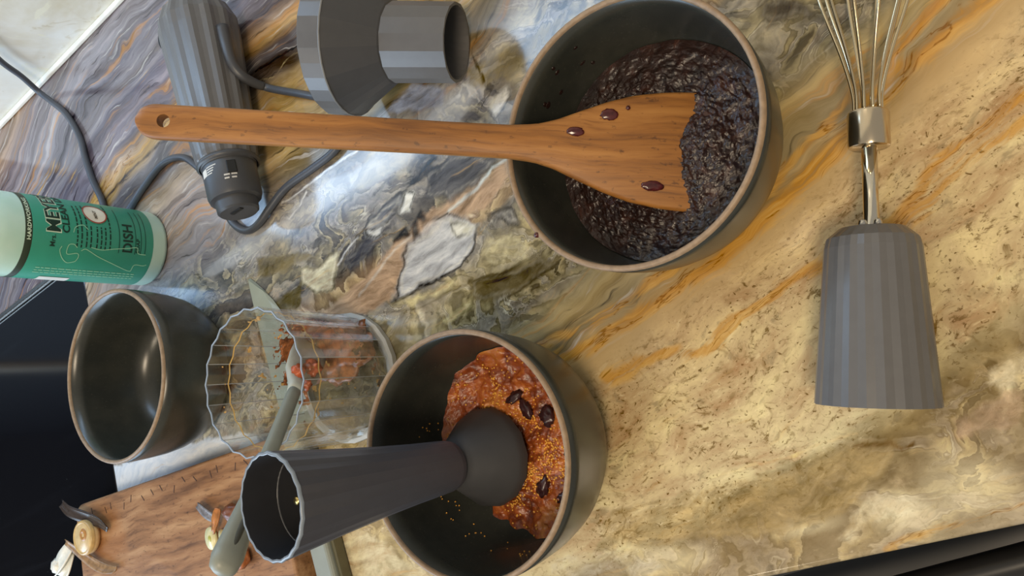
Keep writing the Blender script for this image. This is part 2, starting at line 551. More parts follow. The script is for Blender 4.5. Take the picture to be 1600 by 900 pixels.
    V3 = [(-0.02, -0.062), (-0.038, -0.066), (-0.09, -0.068)]
    V4 = [(-0.70, 0.385), (-0.64, 0.398), (-0.57, 0.408), (-0.51, 0.425), (-0.46, 0.44)]
    V5 = [(-0.84, 0.40), (-0.79, 0.44), (-0.74, 0.47), (-0.70, 0.44)]
    ve = np.zeros(X.shape)
    for pts, wd, am in ((V1, .0062, .9), (V1b, .0046, .75), (V2, .0046, .9), (V2b, .0050, .8), (V3, .003, .5), (V4, .013, .62), (V5, .010, .45)):
        d = seg_dist(X + wx, Y + wy, pts)
        ve = np.maximum(ve, am * np.clip(1.25 - d / wd, 0, 1))
    gran = np.clip((0.060 - S) / 0.02, 0, 1) * np.clip((S + 0.055) / 0.02, 0.25, 1)
    gran *= np.clip((X + 0.30) / 0.06, 0, 1) * 0.85 + 0.15
    marb = np.clip((S - 0.095) / 0.02, 0, 1) * np.clip((0.30 - S) / 0.03, 0, 1)
    marb = np.maximum(marb, np.clip((-0.030 - S) / 0.02, 0, 1) * 0.6)
    marb = np.maximum(marb, np.clip((-0.30 - X) / 0.05, 0, 1) * np.clip((0.28 - Y) / 0.03, 0, 1) * 0.8)
    strk = np.clip((S - 0.058) / 0.015, 0, 1) * (1 - 0.55 * marb)
    wh = np.exp(-((S - 0.268) / 0.010) ** 2) * np.clip((X + 0.56) / 0.05, 0, 1) * np.clip((-0.2 - X) / 0.05, 0, 1)  # mask of the pale band of painted lamp glare
    return col, np.stack([gran, marb, strk], -1), ve, np.stack([X + 0.3 * S, S, wh], -1)


def stone_material():
    k = NT('veined_stone')
    co = k.objco()
    A = lambda nm: k.n('ShaderNodeAttribute', attribute_name=nm)
    base = A('stone_base').outputs['Color']
    mk = k.n('ShaderNodeSeparateColor', i_0=A('stone_mask').outputs['Color'])
    gran, marb, strk = mk.outputs[0], mk.outputs[1], mk.outputs[2]
    vein = A('stone_vein').outputs['Fac']
    fl = A('stone_flow').outputs['Vector']
    fs = k.n('ShaderNodeSeparateXYZ', i_0=fl)
    white = fs.outputs[2]
    flow = k.n('ShaderNodeCombineXYZ', i_0=fs.outputs[0], i_1=fs.outputs[1]).outputs[0]
    # warped flow coordinates
    wn = k.noise(co, 22, 3, 0.55, out=1)
    wv = k.n('ShaderNodeVectorMath', operation='MULTIPLY_ADD', i_0=wn, i_1=(0.03, 0.018, 0), i_2=flow).outputs[0]
    wc = k.n('ShaderNodeVectorMath', operation='MULTIPLY_ADD', i_0=k.noise(co, 30, 4, 0.6, out=1), i_1=(0.02, 0.02, 0), i_2=co).outputs[0]
    # 1. broad and fine streaks along the flow
    s1 = k.noise(k.mapping(wv, (7, 75, 1)), 1.0, 6, 0.62)
    s2 = k.noise(k.mapping(wv, (16, 210, 1), (3, 7, 0)), 1.0, 4, 0.6)
    b1 = k.ramp(s1, [(0.28, lin(70, 66, 66)), (0.43, lin(150, 146, 142)), (0.54, lin(188, 188, 188)), (0.66, lin(236, 232, 224)), (0.8, lin(250, 248, 244))])
    col = k.mix(k.math('MULTIPLY', strk, 0.62), base, k.mix(1.0, base, k.mix(0.0, b1, b1), 'OVERLAY'))
    f2 = k.math('MULTIPLY', k.smooth(s2, 0.57, 0.70), k.math('MULTIPLY', strk, 0.55))
    col = k.mix(f2, col, lin(204, 198, 190))
    f3 = k.math('MULTIPLY', k.smooth(s2, 0.43, 0.31), k.math('MULTIPLY', strk, 0.75))
    col = k.mix(f3, col, lin(62, 60, 62))
    # warm streaks
    s3 = k.noise(k.mapping(wv, (6, 95, 1), (11, 2, 0)), 1.0, 5, 0.6)
    f4 = k.math('MULTIPLY', k.smooth(s3, 0.56, 0.68), k.math('MULTIPLY', strk, 0.55))
    col = k.mix(f4, col, lin(196, 140, 78))
    # 2. agate-like nested patches: smooth tones broken by sharp outlines
    def agate(scale, loc, warp):
        m = k.noise(k.mapping(wc, (1.0, 1.55, 1), loc, (0, 0, 0.25)), scale, 5, 0.52, warp)
        return m, k.ramp(m, [(0.26, lin(70, 66, 62)), (0.36, lin(104, 98, 88)), (0.395, lin(60, 57, 52)), (0.402, lin(196, 186, 154)), (0.435, lin(172, 160, 124)), (0.455, lin(128, 118, 96)),
                             (0.470, lin(112, 104, 86)), (0.474, lin(66, 62, 56)), (0.482, lin(178, 170, 152)), (0.515, lin(158, 154, 148)), (0.535, lin(134, 130, 126)),
                             (0.548, lin(206, 202, 190)), (0.560, lin(84, 80, 76)), (0.570, lin(186, 178, 150)), (0.600, lin(150, 142, 118)), (0.622, lin(70, 66, 60)), (0.66, lin(96, 92, 88)), (0.72, lin(180, 174, 158))])
    m1, a1 = agate(9.5, (3, 1, 0), 0.7)
    m2, a2 = agate(21.0, (7, 4, 0), 0.9)
    sel = k.smooth(k.noise(co, 12, 3, 0.6, 0.6), 0.44, 0.56)
    ag = k.mix(sel, a1, a2)
    fine = k.noise(k.mapping(wc, (1, 1.4, 1)), 85, 5, 0.62, 0.5)
    ag = k.mix(0.75, ag, k.mix(1.0, ag, k.ramp(fine, [(0.3, lin(84, 82, 80)), (0.5, lin(186, 186, 186)), (0.7, lin(242, 240, 234))]), 'OVERLAY'))
    ag = k.mix(0.42, ag, k.mix(1.0, ag, base, 'OVERLAY'))
    ag = k.mix(0.30, ag, base)
    col = k.mix(k.math('MULTIPLY', marb, 0.88), col, ag)
    ink = k.smooth(k.noise(k.mapping(wc, (1, 1.7, 1), (4, 1, 0)), 30, 6, 0.64, 0.4), 0.590, 0.66)
    col = k.mix(k.math('MULTIPLY', k.math('MULTIPLY', ink, marb), 0.6), col, lin(70, 67, 64))
    # named inclusions of the slab, with painted glare among them
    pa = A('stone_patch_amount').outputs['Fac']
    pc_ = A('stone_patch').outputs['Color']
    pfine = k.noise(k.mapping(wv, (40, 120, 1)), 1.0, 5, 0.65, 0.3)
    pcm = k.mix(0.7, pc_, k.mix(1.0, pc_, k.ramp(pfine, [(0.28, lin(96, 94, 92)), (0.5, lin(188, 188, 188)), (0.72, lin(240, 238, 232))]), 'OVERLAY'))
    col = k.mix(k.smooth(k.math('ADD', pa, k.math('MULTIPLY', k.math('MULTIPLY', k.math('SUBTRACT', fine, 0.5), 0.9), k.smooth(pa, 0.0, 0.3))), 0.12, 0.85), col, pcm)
    # 3. granular tan stone with flecks, pits and hairline cracks
    mot = k.noise(k.mapping(wv, (22, 48, 1)), 1.0, 5, 0.65)
    col = k.mix(k.math('MULTIPLY', gran, 0.8), col, k.mix(1.0, col, k.ramp(mot, [(0.28, lin(112, 106, 98)), (0.5, lin(182, 182, 182)), (0.7, lin(230, 228, 220))]), 'OVERLAY'))
    fk = k.noise(k.mapping(wv, (150, 300, 1)), 1.0, 5, 0.7)
    fkz = k.smooth(k.noise(co, 30, 3, 0.6), 0.36, 0.62)
    col = k.mix(k.math('MULTIPLY', k.math('MULTIPLY', k.smooth(fk, 0.525, 0.64), fkz), k.math('MULTIPLY', gran, 0.85)), col, lin(112, 92, 62))
    col = k.mix(k.math('MULTIPLY', k.smooth(fk, 0.43, 0.33), k.math('MULTIPLY', gran, 0.45)), col, lin(226, 208, 168))
    fk2 = k.noise(k.mapping(wv, (60, 120, 1), (5, 5, 0)), 1.0, 5, 0.65)
    col = k.mix(k.math('MULTIPLY', k.smooth(fk2, 0.57, 0.68), k.math('MULTIPLY', gran, 0.55)), col, lin(138, 126, 102))
    fk3 = k.noise(k.mapping(wc, (1, 1.3, 1)), 420, 3, 0.6)
    col = k.mix(k.math('MULTIPLY', k.smooth(fk3, 0.575, 0.70), k.math('MULTIPLY', gran, 0.8)), col, lin(92, 72, 46))
    vor = k.n('ShaderNodeTexVoronoi', feature='DISTANCE_TO_EDGE', i_Vector=k.mapping(wc, (1, 1.5, 1)), i_Scale=74.0)
    ck = k.math('MULTIPLY', k.smooth(vor.outputs['Distance'], 0.05, 0.0), k.smooth(k.noise(co, 40, 3, 0.6), 0.50, 0.66))
    col = k.mix(k.math('MULTIPLY', ck, k.math('MULTIPLY', gran, 0.5)), col, lin(120, 98, 66))
    # 4. orange veins
    vn = k.noise(k.mapping(wv, (14, 190, 1), (1, 9, 0)), 1.0, 6, 0.66)
    vf = k.smooth(k.math('ADD', vein, k.math('MULTIPLY', k.math('SUBTRACT', vn, 0.5), 3.0)), 0.25, 1.0)
    vc = k.ramp(vn, [(0.30, lin(96, 64, 32)), (0.40, lin(160, 112, 54)), (0.50, lin(188, 140, 76)), (0.60, lin(200, 160, 98)), (0.75, lin(206, 174, 122))])
    col = k.mix(k.math('MULTIPLY', vf, 0.82), col, vc)
    rl2 = k.math('ABSOLUTE', k.math('SUBTRACT', k.noise(k.mapping(wv, (9, 70, 1), (2, 2, 0)), 1.0, 5, 0.6), 0.5))
    col = k.mix(k.math('MULTIPLY', k.math('MULTIPLY', k.smooth(rl2, 0.012, 0.001), k.smooth(vein, 0.25, 0.6)), 0.6), col, lin(112, 70, 30))
    # 5. pale band: strip-lamp glare painted into the stone colour
    wf = k.smooth(k.math('ADD', white, k.math('MULTIPLY', k.math('SUBTRACT', s1, 0.5), 1.6)), 0.40, 0.85)
    col = k.mix(k.math('MULTIPLY', wf, 0.35), col, lin(204, 208, 214))
    bc = k.n('ShaderNodeBrightContrast', i_0=col, i_1=-0.012, i_2=0.10)
    k.set('Base Color', bc.outputs[0])
    k.set('Roughness', 0.15)
    k.set('Specular IOR Level', 0.55)
    k.bump(k.noise(co, 240, 3, 0.5), 0.04, 0.0005)
    return k.m


def build_countertop():
    hx = 0.0013
    xs = np.unique(np.round(np.concatenate([np.linspace(-1.55, X_STOVE, 260), np.linspace(X_STOVE, 0.16, int((0.16 - X_STOVE) / hx)), np.linspace(0.16, 0.6, 40)]), 6))
    ys = np.unique(np.round(np.concatenate([np.linspace(Y_FRONT, Y_STOVE, int((Y_STOVE - Y_FRONT) / hx)), np.linspace(Y_STOVE, Y_BACK, int((Y_BACK - Y_STOVE) / hx))]), 6))
    nx, ny = len(xs), len(ys)
    X, Y = np.meshgrid(xs, ys)
    col, mask, vein, flow = stone_fields(X, Y)
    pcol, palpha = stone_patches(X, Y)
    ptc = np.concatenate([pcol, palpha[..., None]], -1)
    idx = np.arange(nx * ny).reshape(ny, nx)
    f = np.stack([idx[:-1, :-1], idx[:-1, 1:], idx[1:, 1:], idx[1:, :-1]], -1).reshape(-1, 4)
    cx = ((xs[:-1] + xs[1:]) / 2)[None, :].repeat(ny - 1, 0).ravel()
    cy = ((ys[:-1] + ys[1:]) / 2)[:, None].repeat(nx - 1, 1).ravel()
    keep = ~((cx < X_STOVE) & (cy < Y_STOVE))
    f = f[keep]
    used = np.unique(f)
    re = -np.ones(nx * ny, int)
    re[used] = np.arange(len(used))
    f = re[f]
    V = np.stack([X.ravel()[used], Y.ravel()[used], np.zeros(len(used))], -1)
    at = [a.reshape(nx * ny, -1)[used] for a in (col, mask, vein, flow, ptc)]
    # perimeter skirt
    from collections import Counter
    e = np.concatenate([f[:, [0, 1]], f[:, [1, 2]], f[:, [2, 3]], f[:, [3, 0]]])
    es = np.sort(e, 1)
    _, inv, cnt = np.unique(es[:, 0] * len(V) + es[:, 1], return_inverse=True, return_counts=True)
    be = e[cnt[inv.ravel()] == 1]
    bv = np.unique(be)
    m1 = -np.ones(len(V), int)
    m1[bv] = len(V) + np.arange(len(bv))
    m2 = -np.ones(len(V), int)
    m2[bv] = len(V) + len(bv) + np.arange(len(bv))
    low1 = V[bv].copy()
    # eased edge: outward by a millimetre and a half
    nrm = np.zeros((len(V), 2))
    dv = V[be[:, 1]][:, :2] - V[be[:, 0]][:, :2]
    on = np.stack([dv[:, 1], -dv[:, 0]], -1)
    on /= np.linalg.norm(on, axis=1)[:, None]
    np.add.at(nrm, be[:, 0], on)
    np.add.at(nrm, be[:, 1], on)
    nrm = np.sign(np.round(nrm, 3))
    low1[:, :2] += nrm[bv] * 0.0015
    low1[:, 2] = -0.002
    low2 = low1.copy()
    low2[:, 2] = -0.032
    V = np.concatenate([V, low1, low2])
    at = [np.concatenate([a, a[bv], a[bv]]) for a in at]
    sk1 = np.stack([be[:, 1], be[:, 0], m1[be[:, 0]], m1[be[:, 1]]], -1)
    sk2 = np.stack([m1[be[:, 1]], m1[be[:, 0]], m2[be[:, 0]], m2[be[:, 1]]], -1)
    F = np.concatenate([f, sk1, sk2])
    me = bpy.data.meshes.new('countertop')
    me.vertices.add(len(V))
    me.vertices.foreach_set('co', V.astype(np.float32).ravel())
    me.loops.add(F.size)
    me.loops.foreach_set('vertex_index', F.astype(np.int32).ravel())
    me.polygons.add(len(F))
    me.polygons.foreach_set('loop_start', np.arange(0, F.size, 4, dtype=np.int32))
    me.update(calc_edges=True)
    me.validate()
    a = me.attributes.new('stone_base', 'FLOAT_COLOR', 'POINT')
    a.data.foreach_set('color', np.concatenate([at[0], np.ones((len(V), 1))], 1).astype(np.float32).ravel())
    a = me.attributes.new('stone_mask', 'FLOAT_COLOR', 'POINT')
    a.data.foreach_set('color', np.concatenate([at[1], np.ones((len(V), 1))], 1).astype(np.float32).ravel())
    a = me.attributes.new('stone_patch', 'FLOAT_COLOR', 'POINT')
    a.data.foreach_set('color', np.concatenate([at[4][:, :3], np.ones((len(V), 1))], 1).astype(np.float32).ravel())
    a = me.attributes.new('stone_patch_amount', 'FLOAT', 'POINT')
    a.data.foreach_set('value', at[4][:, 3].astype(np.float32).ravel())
    a = me.attributes.new('stone_vein', 'FLOAT', 'POINT')
    a.data.foreach_set('value', at[2].astype(np.float32).ravel())
    a = me.attributes.new('stone_flow', 'FLOAT_VECTOR', 'POINT')
    a.data.foreach_set('vector', at[3].astype(np.float32).ravel())
    me.materials.append(stone_material())
    o = bpy.data.objects.new('countertop', me)
    C.objects.link(o)
    tag(o, 'polished stone countertop with golden, grey and orange veins running across', 'countertop')
    return o


build_countertop()


# ------------------------------------------------------------------ setting: walls, floor, window
def pale_stone():
    k = NT('pale_backsplash_stone')
    co = k.objco()
    n1 = k.noise(co, 9, 5, 0.6, 0.8)
    n2 = k.noise(co, 30, 4, 0.6, 1.2)
    c = k.ramp(n1, [(0.3, lin(200, 190, 162)), (0.48, lin(216, 212, 200)), (0.6, lin(222, 222, 216)), (0.75, lin(206, 206, 202))])
    c = k.mix(k.math('MULTIPLY', k.smooth(n2, 0.60, 0.68), 0.6), c, lin(226, 222, 198))
    c = k.mix(k.math('MULTIPLY', k.smooth(n2, 0.40, 0.33), 0.35), c, lin(176, 160, 120))
    k.set('Base Color', c)
    k.set('Roughness', 0.22)
    k.bump(k.noise(co, 16, 3, 0.5, 0.6), 0.35, 0.006)
    return k.m


M_WALL = pale_stone()
M_PAINT = plain('warm_wall_paint', lin(150, 142, 128), 0.7)
M_DARKWALL = plain('dark_wall_paint', lin(40, 40, 44), 0.6)
w = bm_obj('wall_back', box_bm(-0.90, 0.62, Y_BACK + 0.0016, Y_BACK + 0.03, -0.91, 1.75), M_WALL)
tag(w, 'pale polished stone backsplash wall behind the countertop', kind='structure')
w = bm_obj('wall_stove', box_bm(-2.36, -0.9002, Y_BACK + 0.0016, Y_BACK + 0.03, -0.91, 1.75), M_DARKWALL)
tag(w, 'dark wall panel behind the cooktop', kind='structure')
w = bm_obj('trim_1', box_bm(-1.67, 0.62, Y_BACK - 0.004, Y_BACK + 0.0014, 0.0004, 0.0050, 0.0012), plain('white_caulk', lin(238, 234, 222), 0.45))
tag(w, 'white caulk bead between countertop and backsplash', kind='structure')
w = bm_obj('trim_2', box_bm(-1.70, -1.672, Y_BACK - 0.012, Y_BACK + 0.0014, 0.06, 0.9, 0.002), plain('brushed_steel_trim', lin(214, 204, 186), 0.5))
tag(w, 'steel edge strip on the dark wall panel', kind='structure')
for (y0, y1, z0, z1) in ((-2.2, -0.06, -0.91, 0.12), (-0.06, 0.5622, -0.91, 1.75)):
    w = bm_obj('wall_left', box_bm(-2.36, -2.30, y0, y1, z0, z1), M_DARKWALL)
    tag(w, 'dark wall below the window beyond the cooktop' if z1 < 1 else 'dark wall beside the window beyond the cooktop', kind='structure')
w = bm_obj('floor', box_bm(-2.6, 1.0, -2.2, Y_BACK + 0.03, -0.95, -0.912), plain('dark_floor', lin(70, 60, 50), 0.5))
tag(w, 'dark kitchen floor', kind='structure')


# ------------------------------------------------------------------ cooktop
def black_glass():
    k = NT('black_glass')
    co = k.objco()
    n1 = k.noise(k.mapping(co, (2, 40, 2), (0, 0, 0), (0, 0, 0.4)), 1.0, 4, 0.6)
    n2 = k.noise(co, 420, 2, 0.5)
    c = k.mix(k.math('MULTIPLY', k.smooth(n1, 0.55, 0.75), 0.25), lin(13, 14, 18), lin(40, 42, 48))
    c = k.mix(k.math('MULTIPLY', k.smooth(n2, 0.74, 0.80), 0.4), c, lin(90, 92, 96))
    k.set('Base Color', c)
    k.set('Roughness', 0.09)
    return k.m


M_GLASSBLK = black_glass()
M_BLACK = plain('black_enamel', lin(17, 17, 17), 0.35)
M_STEEL = plain('brushed_steel', lin(200, 196, 188), 0.22, 1.0, 0.05, 200)
ck = thing('cooktop', 'black glass cooktop set into the stone counter beside the cutting board', 'cooktop', (-1.09, 0.15, -0.034))
cko = Vector((-1.09, 0.15, -0.034))


def local(bm, off):
    for v in bm.verts:
        v.co -= off
    return bm


bm_obj('glass_top', local(box_bm(-1.468, X_STOVE - 0.003, Y_FRONT + 0.004, Y_STOVE - 0.008, -0.012, -0.0015, 0.0015), cko), M_GLASSBLK, ck)
bm_obj('back_trim', local(box_bm(-1.468, X_STOVE - 0.003, Y_STOVE - 0.0079, Y_STOVE - 0.0018, -0.012, 0.0025, 0.0015), cko), M_STEEL, ck)
bm_obj('burner_box', local(box_bm(-1.46, X_STOVE - 0.010, Y_FRONT + 0.01, Y_STOVE - 0.01, -0.10, -0.0125), cko), M_BLACK, ck)
# ------------------------------------------------------------------ dishwasher under the front edge
M_BLK2 = plain('black_gloss_panel', lin(30, 28, 26), 0.3)
M_BLK3 = plain('black_plastic', lin(10, 10, 10), 0.5)
dw = thing('dishwasher', 'black dishwasher front with bar handle below the counter edge', 'dishwasher', (-0.05, -0.05, -0.91), Matrix.Rotation(math.radians(4.0), 3, 'Z'))
bm_obj('control_panel', box_bm(-0.33, 0.30, -0.0215, 0.06, 0.835, 0.876, 0.003, 3), M_BLK2, dw)
bm_obj('door', box_bm(-0.33, 0.30, -0.016, 0.06, 0.10, 0.832, 0.004), M_BLK3, dw)
tube('handle', [(-0.30, -0.0505, 0.836), (-0.15, -0.0510, 0.836), (0.0, -0.0512, 0.836), (0.15, -0.0510, 0.836), (0.27, -0.0505, 0.836)], 0.0085, M_BLK2, dw, 20)
for hx_ in (-0.28, 0.25):
    tube('handle_post', [(hx_, -0.015, 0.836), (hx_, -0.052, 0.836)], 0.006, M_BLK2, dw, 12)
bm_obj('toe_panel', box_bm(-0.33, 0.30, -0.070, -0.0165, 0.10, 0.790, 0.004), M_BLK2, dw)
cab = bm_obj('base_cabinet', box_bm(-0.705, -0.40, -0.045, 0.54, -0.91, -0.0335), M_BLK3)
tag(cab, 'dark base cabinet under the counter beside the cooktop', 'cabinet')

# ------------------------------------------------------------------ stoneware bowls
BR, BH = 0.0675, 0.0735


def glaze():
    k = NT('dark_green_grey_glaze')
    co = k.objco()
    n1 = k.noise(co, 35, 4, 0.6)
    n2 = k.noise(co, 600, 2, 0.5)
    c = k.mix(k.smooth(n1, 0.35, 0.7), lin(45, 47, 43), lin(55, 56, 50))
    c = k.mix(k.math('MULTIPLY', k.smooth(n2, 0.6, 0.8), 0.3), c, lin(84, 82, 72))
    k.set('Base Color', c)
    k.set('Roughness', 0.27)
    k.set('Specular IOR Level', 0.5)
    return k.m


M_GLAZE = glaze()
M_CLAY = plain('bare_clay_rim', lin(142, 120, 96), 0.5, 0, 0.15, 300, bump=0.2)
OUT_PROF = [(0.0, 0.0025), (0.036, 0.0025), (0.038, 0.0), (0.0425, 0.0), (0.046, 0.0018), (0.0525, 0.0065), (0.0580, 0.0140), (0.0622, 0.0240), (0.0648, 0.0360), (0.0664, 0.0500), (0.0673, 0.0620), (0.0675, 0.0714)]
IN_PROF = [(0.0644, 0.0714), (0.0636, 0.0600), (0.0628, 0.0480), (0.0612, 0.0350), (0.0590, 0.0250), (0.0550, 0.0160), (0.0480, 0.0100), (0.0380, 0.0075), (0.0200, 0.0065), (0.0, 0.0062)]
RIM_PROF = [(0.0675, 0.0714), (0.0674, 0.0722), (0.0669, 0.0731), (0.0659, 0.0735), (0.0650, 0.0731), (0.0645, 0.0722), (0.0644, 0.0714)]


def bowl(x, y, label):
    t = thing('stoneware_bowl', label, 'bowl', (x, y, 0), group='dark stoneware bowls')
    lathe('glazed_body', OUT_PROF + [(0.0659, 0.0713)] + IN_PROF, 96, M_GLAZE, t)
    lathe('rim', RIM_PROF, 96, M_CLAY, t)
    return t


BA = (-0.1147, 0.1492)
BB = (-0.2614, 0.0312)
BC = (-0.5661, 0.1789)
bowl(*BA, 'dark grey stoneware bowl full of dark purple jam under the wooden spatula')
bowl(*BB, 'dark grey stoneware bowl of orange fig puree holding the blender shaft')
bowl(*BC, 'empty dark grey stoneware bowl between soap bottle and cutting board')


def inner_r(z):
    zs = [p[1] for p in IN_PROF][::-1]
    rs = [p[0] for p in IN_PROF][::-1]
    return float(np.interp(z, zs, rs))


def food_disc(name, center, hfun, edge_z, mat, rings=90, seg=240):
    """height field filling the inside of a bowl"""
    rr = np.linspace(0, 1, rings)
    th = np.linspace(0, 2 * PI, seg, endpoint=False)
    V = []
    R, T = np.meshgrid(rr, th, indexing='ij')
    ez = edge_z(T)
    er = np.vectorize(inner_r)(ez) - 0.0004
    X = R * er * np.cos(T)
    Y = R * er * np.sin(T)
    Z = hfun(X, Y, R, T, ez)
    V = np.stack([X, Y, Z], -1).reshape(-1, 3)
    idx = np.arange(rings * seg).reshape(rings, seg)
    nx_ = np.roll(idx, -1, 1)
    F = np.stack([idx[:-1], idx[1:], nx_[1:], nx_[:-1]], -1).reshape(-1, 4)
    o = mesh_obj(name, V.tolist(), F.tolist(), mat, None, True, loc=(center[0], center[1], 0))
    return o


def jam_mat():
    k = NT('dark_purple_jam')
    co = k.objco()
    n1 = k.noise(co, 130, 5, 0.6, 0.6)
    n2 = k.noise(co, 420, 4, 0.6)
    c = k.ramp(n1, [(0.3, lin(24, 14, 12)), (0.55, lin(44, 26, 21)), (0.75, lin(70, 42, 32))])
    k.set('Base Color', c)
    k.set('Roughness', 0.24)
    k.set('Specular IOR Level', 0.6)
    k.bump(k.math('ADD', n1, k.math('MULTIPLY', n2, 0.6)), 0.6, 0.0014)
    return k.m


M_JAM = jam_mat()


def jam_h(X, Y, R, T, ez):
    rough = fbm(X * 230, Y * 230, 5, 4, 0.62) * 0.0036 + np.abs(fbm(X * 420 + 3, Y * 280, 15, 3)) * 0.0018
    big = fbm(X * 28, Y * 28, 2, 2) * 0.004
    edge = np.clip((1 - R) / 0.12, 0, 1)
    z = 0.0255 + (rough + big) * edge + (1 - edge) * (ez - 0.0255)
    # mound pushed up over the spatula tip
    z += 0.0072 * np.exp(-(((X - 0.019) / 0.016) ** 2 + ((Y + 0.010) / 0.019) ** 2))
    return z


j = food_disc('berry_jam', BA, jam_h, lambda T: 0.0262 + 0.0030 * fbm(np.cos(T) * 3, np.sin(T) * 3, 9, 4), M_JAM, 150, 380)
tag(j, 'thick glossy dark purple jam filling the bowl under the wooden spatula', 'jam', kind='stuff')


def fig_mat():
    k = NT('fig_puree')
    co = k.objco()
    n1 = k.noise(co, 60, 5, 0.6, 0.8)
    n2 = k.noise(co, 300, 4, 0.65)
    c = k.ramp(n1, [(0.28, lin(58, 26, 18)), (0.42, lin(118, 54, 24)), (0.54, lin(160, 82, 34)), (0.72, lin(198, 128, 62))])
    c = k.mix(k.math('MULTIPLY', k.smooth(n2, 0.58, 0.7), 0.4), c, lin(212, 150, 76))
    c = k.mix(k.math('MULTIPLY', k.smooth(n2, 0.40, 0.30), 0.45), c, lin(84, 34, 26))
    k.set('Base Color', c)
    k.set('Roughness', 0.26)
    k.set('Specular IOR Level', 0.6)
    k.set('Subsurface Weight', 0.12)
    k.set('Subsurface Radius', (0.006, 0.002, 0.001))
    k.set('Subsurface Scale', 0.5)
    k.bump(k.math('ADD', n1, k.math('MULTIPLY', n2, 0.5)), 0.7, 0.0016)
    return k.m


M_FIG = fig_mat()


def fig_edge(T):
    # climbs the wall towards the window side and the viewer's side, low at the near-left
    a = 0.5 + 0.5 * np.cos(T - 0.35)
    b = np.exp(-((np.mod(T - 2.15 + PI, 2 * PI) - PI) / 0.6) ** 2)
    lowq = np.exp(-((np.mod(T - 3.9 + PI, 2 * PI) - PI) / 0.55) ** 2)
    return 0.0150 + 0.013 * a * a + 0.006 * b - 0.005 * lowq + 0.008 * fbm(np.cos(T) * 4, np.sin(T) * 4, 21, 3)


def fig_h(X, Y, R, T, ez):
    rough = fbm(X * 140, Y * 140, 12, 4, 0.65) * 0.0075
    base = 0.0125 + fbm(X * 35, Y * 35, 13, 3) * 0.009
    e = np.clip((R - 0.55) / 0.45, 0, 1) ** 1.6
    damp = np.clip((1 - R) / 0.06, 0, 1)
    return np.maximum((base + rough * 1.0) * (1 - e) + ez * e + rough * e * damp * 0.7, 0.0075)


fg = food_disc('fig_puree', BB, fig_h, fig_edge, M_FIG)
tag(fg, 'chunky orange-brown fig puree around the blender bell in the bowl', 'puree', kind='stuff')


def surf_z(obj, seg=240):
    me = obj.data
    co = np.empty(len(me.vertices) * 3, np.float32)
    me.vertices.foreach_get('co', co)
    return co.reshape(-1, 3)


# golden seeds scattered over the fig puree
rng = np.random.default_rng(3)
fv = surf_z(fg)
ico = bmesh.new()
bmesh.ops.create_icosphere(ico, subdivisions=1, radius=1.0)
iv = np.array([v.co[:] for v in ico.verts])
ifc = np.array([[v.index for v in f.verts] for f in ico.faces])
ico.free()
sv, sf = [], []
cl = fbm(fv[:, 0] * 45, fv[:, 1] * 45, 77, 3)
fr = np.hypot(fv[:, 0], fv[:, 1])
wgt = np.clip(cl + 0.06, 0, 1) ** 1.5 * (0.2 + fr / 0.06) + 0.002
wgt[: 240 * 20] *= 0.25
wgt /= wgt.sum()
cnt = 0
for q in rng.choice(len(fv), 1500, replace=False, p=wgt):
    p = fv[q].copy()
    if math.hypot(p[0] + 0.0256, p[1] + 0.0012) < 0.030:
        continue
    rd = math.hypot(p[0], p[1])
    if rd > 0.05:
        p[:2] *= (rd - 0.0012) / rd
    r = rng.uniform(0.00045, 0.00085)
    sv.append(iv * r * np.array([1, 1, 0.8]) + p + np.array([0, 0, 0.0003]))
    sf.append(ifc + cnt * len(iv))
    cnt += 1
# a few stray seeds on the bare glazed wall
for q in range(60):
    a = rng.uniform(2.6, 5.6)
    z = rng.uniform(0.019, 0.034)
    rd = inner_r(z) - 0.0004
    r = rng.uniform(0.0004, 0.0006)
    sv.append(iv * r + np.array([rd * math.cos(a), rd * math.sin(a), z]))
    sf.append(ifc + cnt * len(iv))
    cnt += 1
M_SEED = plain('golden_fig_seed', lin(222, 160, 62), 0.25, 0, 0.2, 900, 0.7)
sd = mesh_obj('fig_seeds', np.concatenate(sv).tolist(), np.concatenate(sf).tolist(), M_SEED, None, True, loc=(BB[0], BB[1], 0))
tag(sd, 'tiny golden fig seeds speckled over the orange puree', 'seeds', kind='stuff')


def blob(name, loc, size, mat, seed=0, amp=0.25, rot=(0, 0, 0), parent=None, freq=2.2, subdiv=3):
    bm = bmesh.new()
    bmesh.ops.create_icosphere(bm, subdivisions=subdiv, radius=1.0)
    from mathutils import noise as mn
    for v in bm.verts:
        d = mn.fractal(v.co * freq + Vector((seed * 3.7, seed * 1.3, 0)), 1.0, 2.0, 3)
        v.co *= 1 + amp * d
        v.co = Vector((v.co.x * size[0], v.co.y * size[1], v.co.z * size[2]))
    o = bm_obj(name, bm, mat, parent, True)
    o.location = loc
    o.rotation_euler = rot
    return o


def fig_top(x, y):
    d = np.hypot(fv[:, 0] - (x - BB[0]), fv[:, 1] - (y - BB[1]))
    return float(fv[d.argmin(), 2])


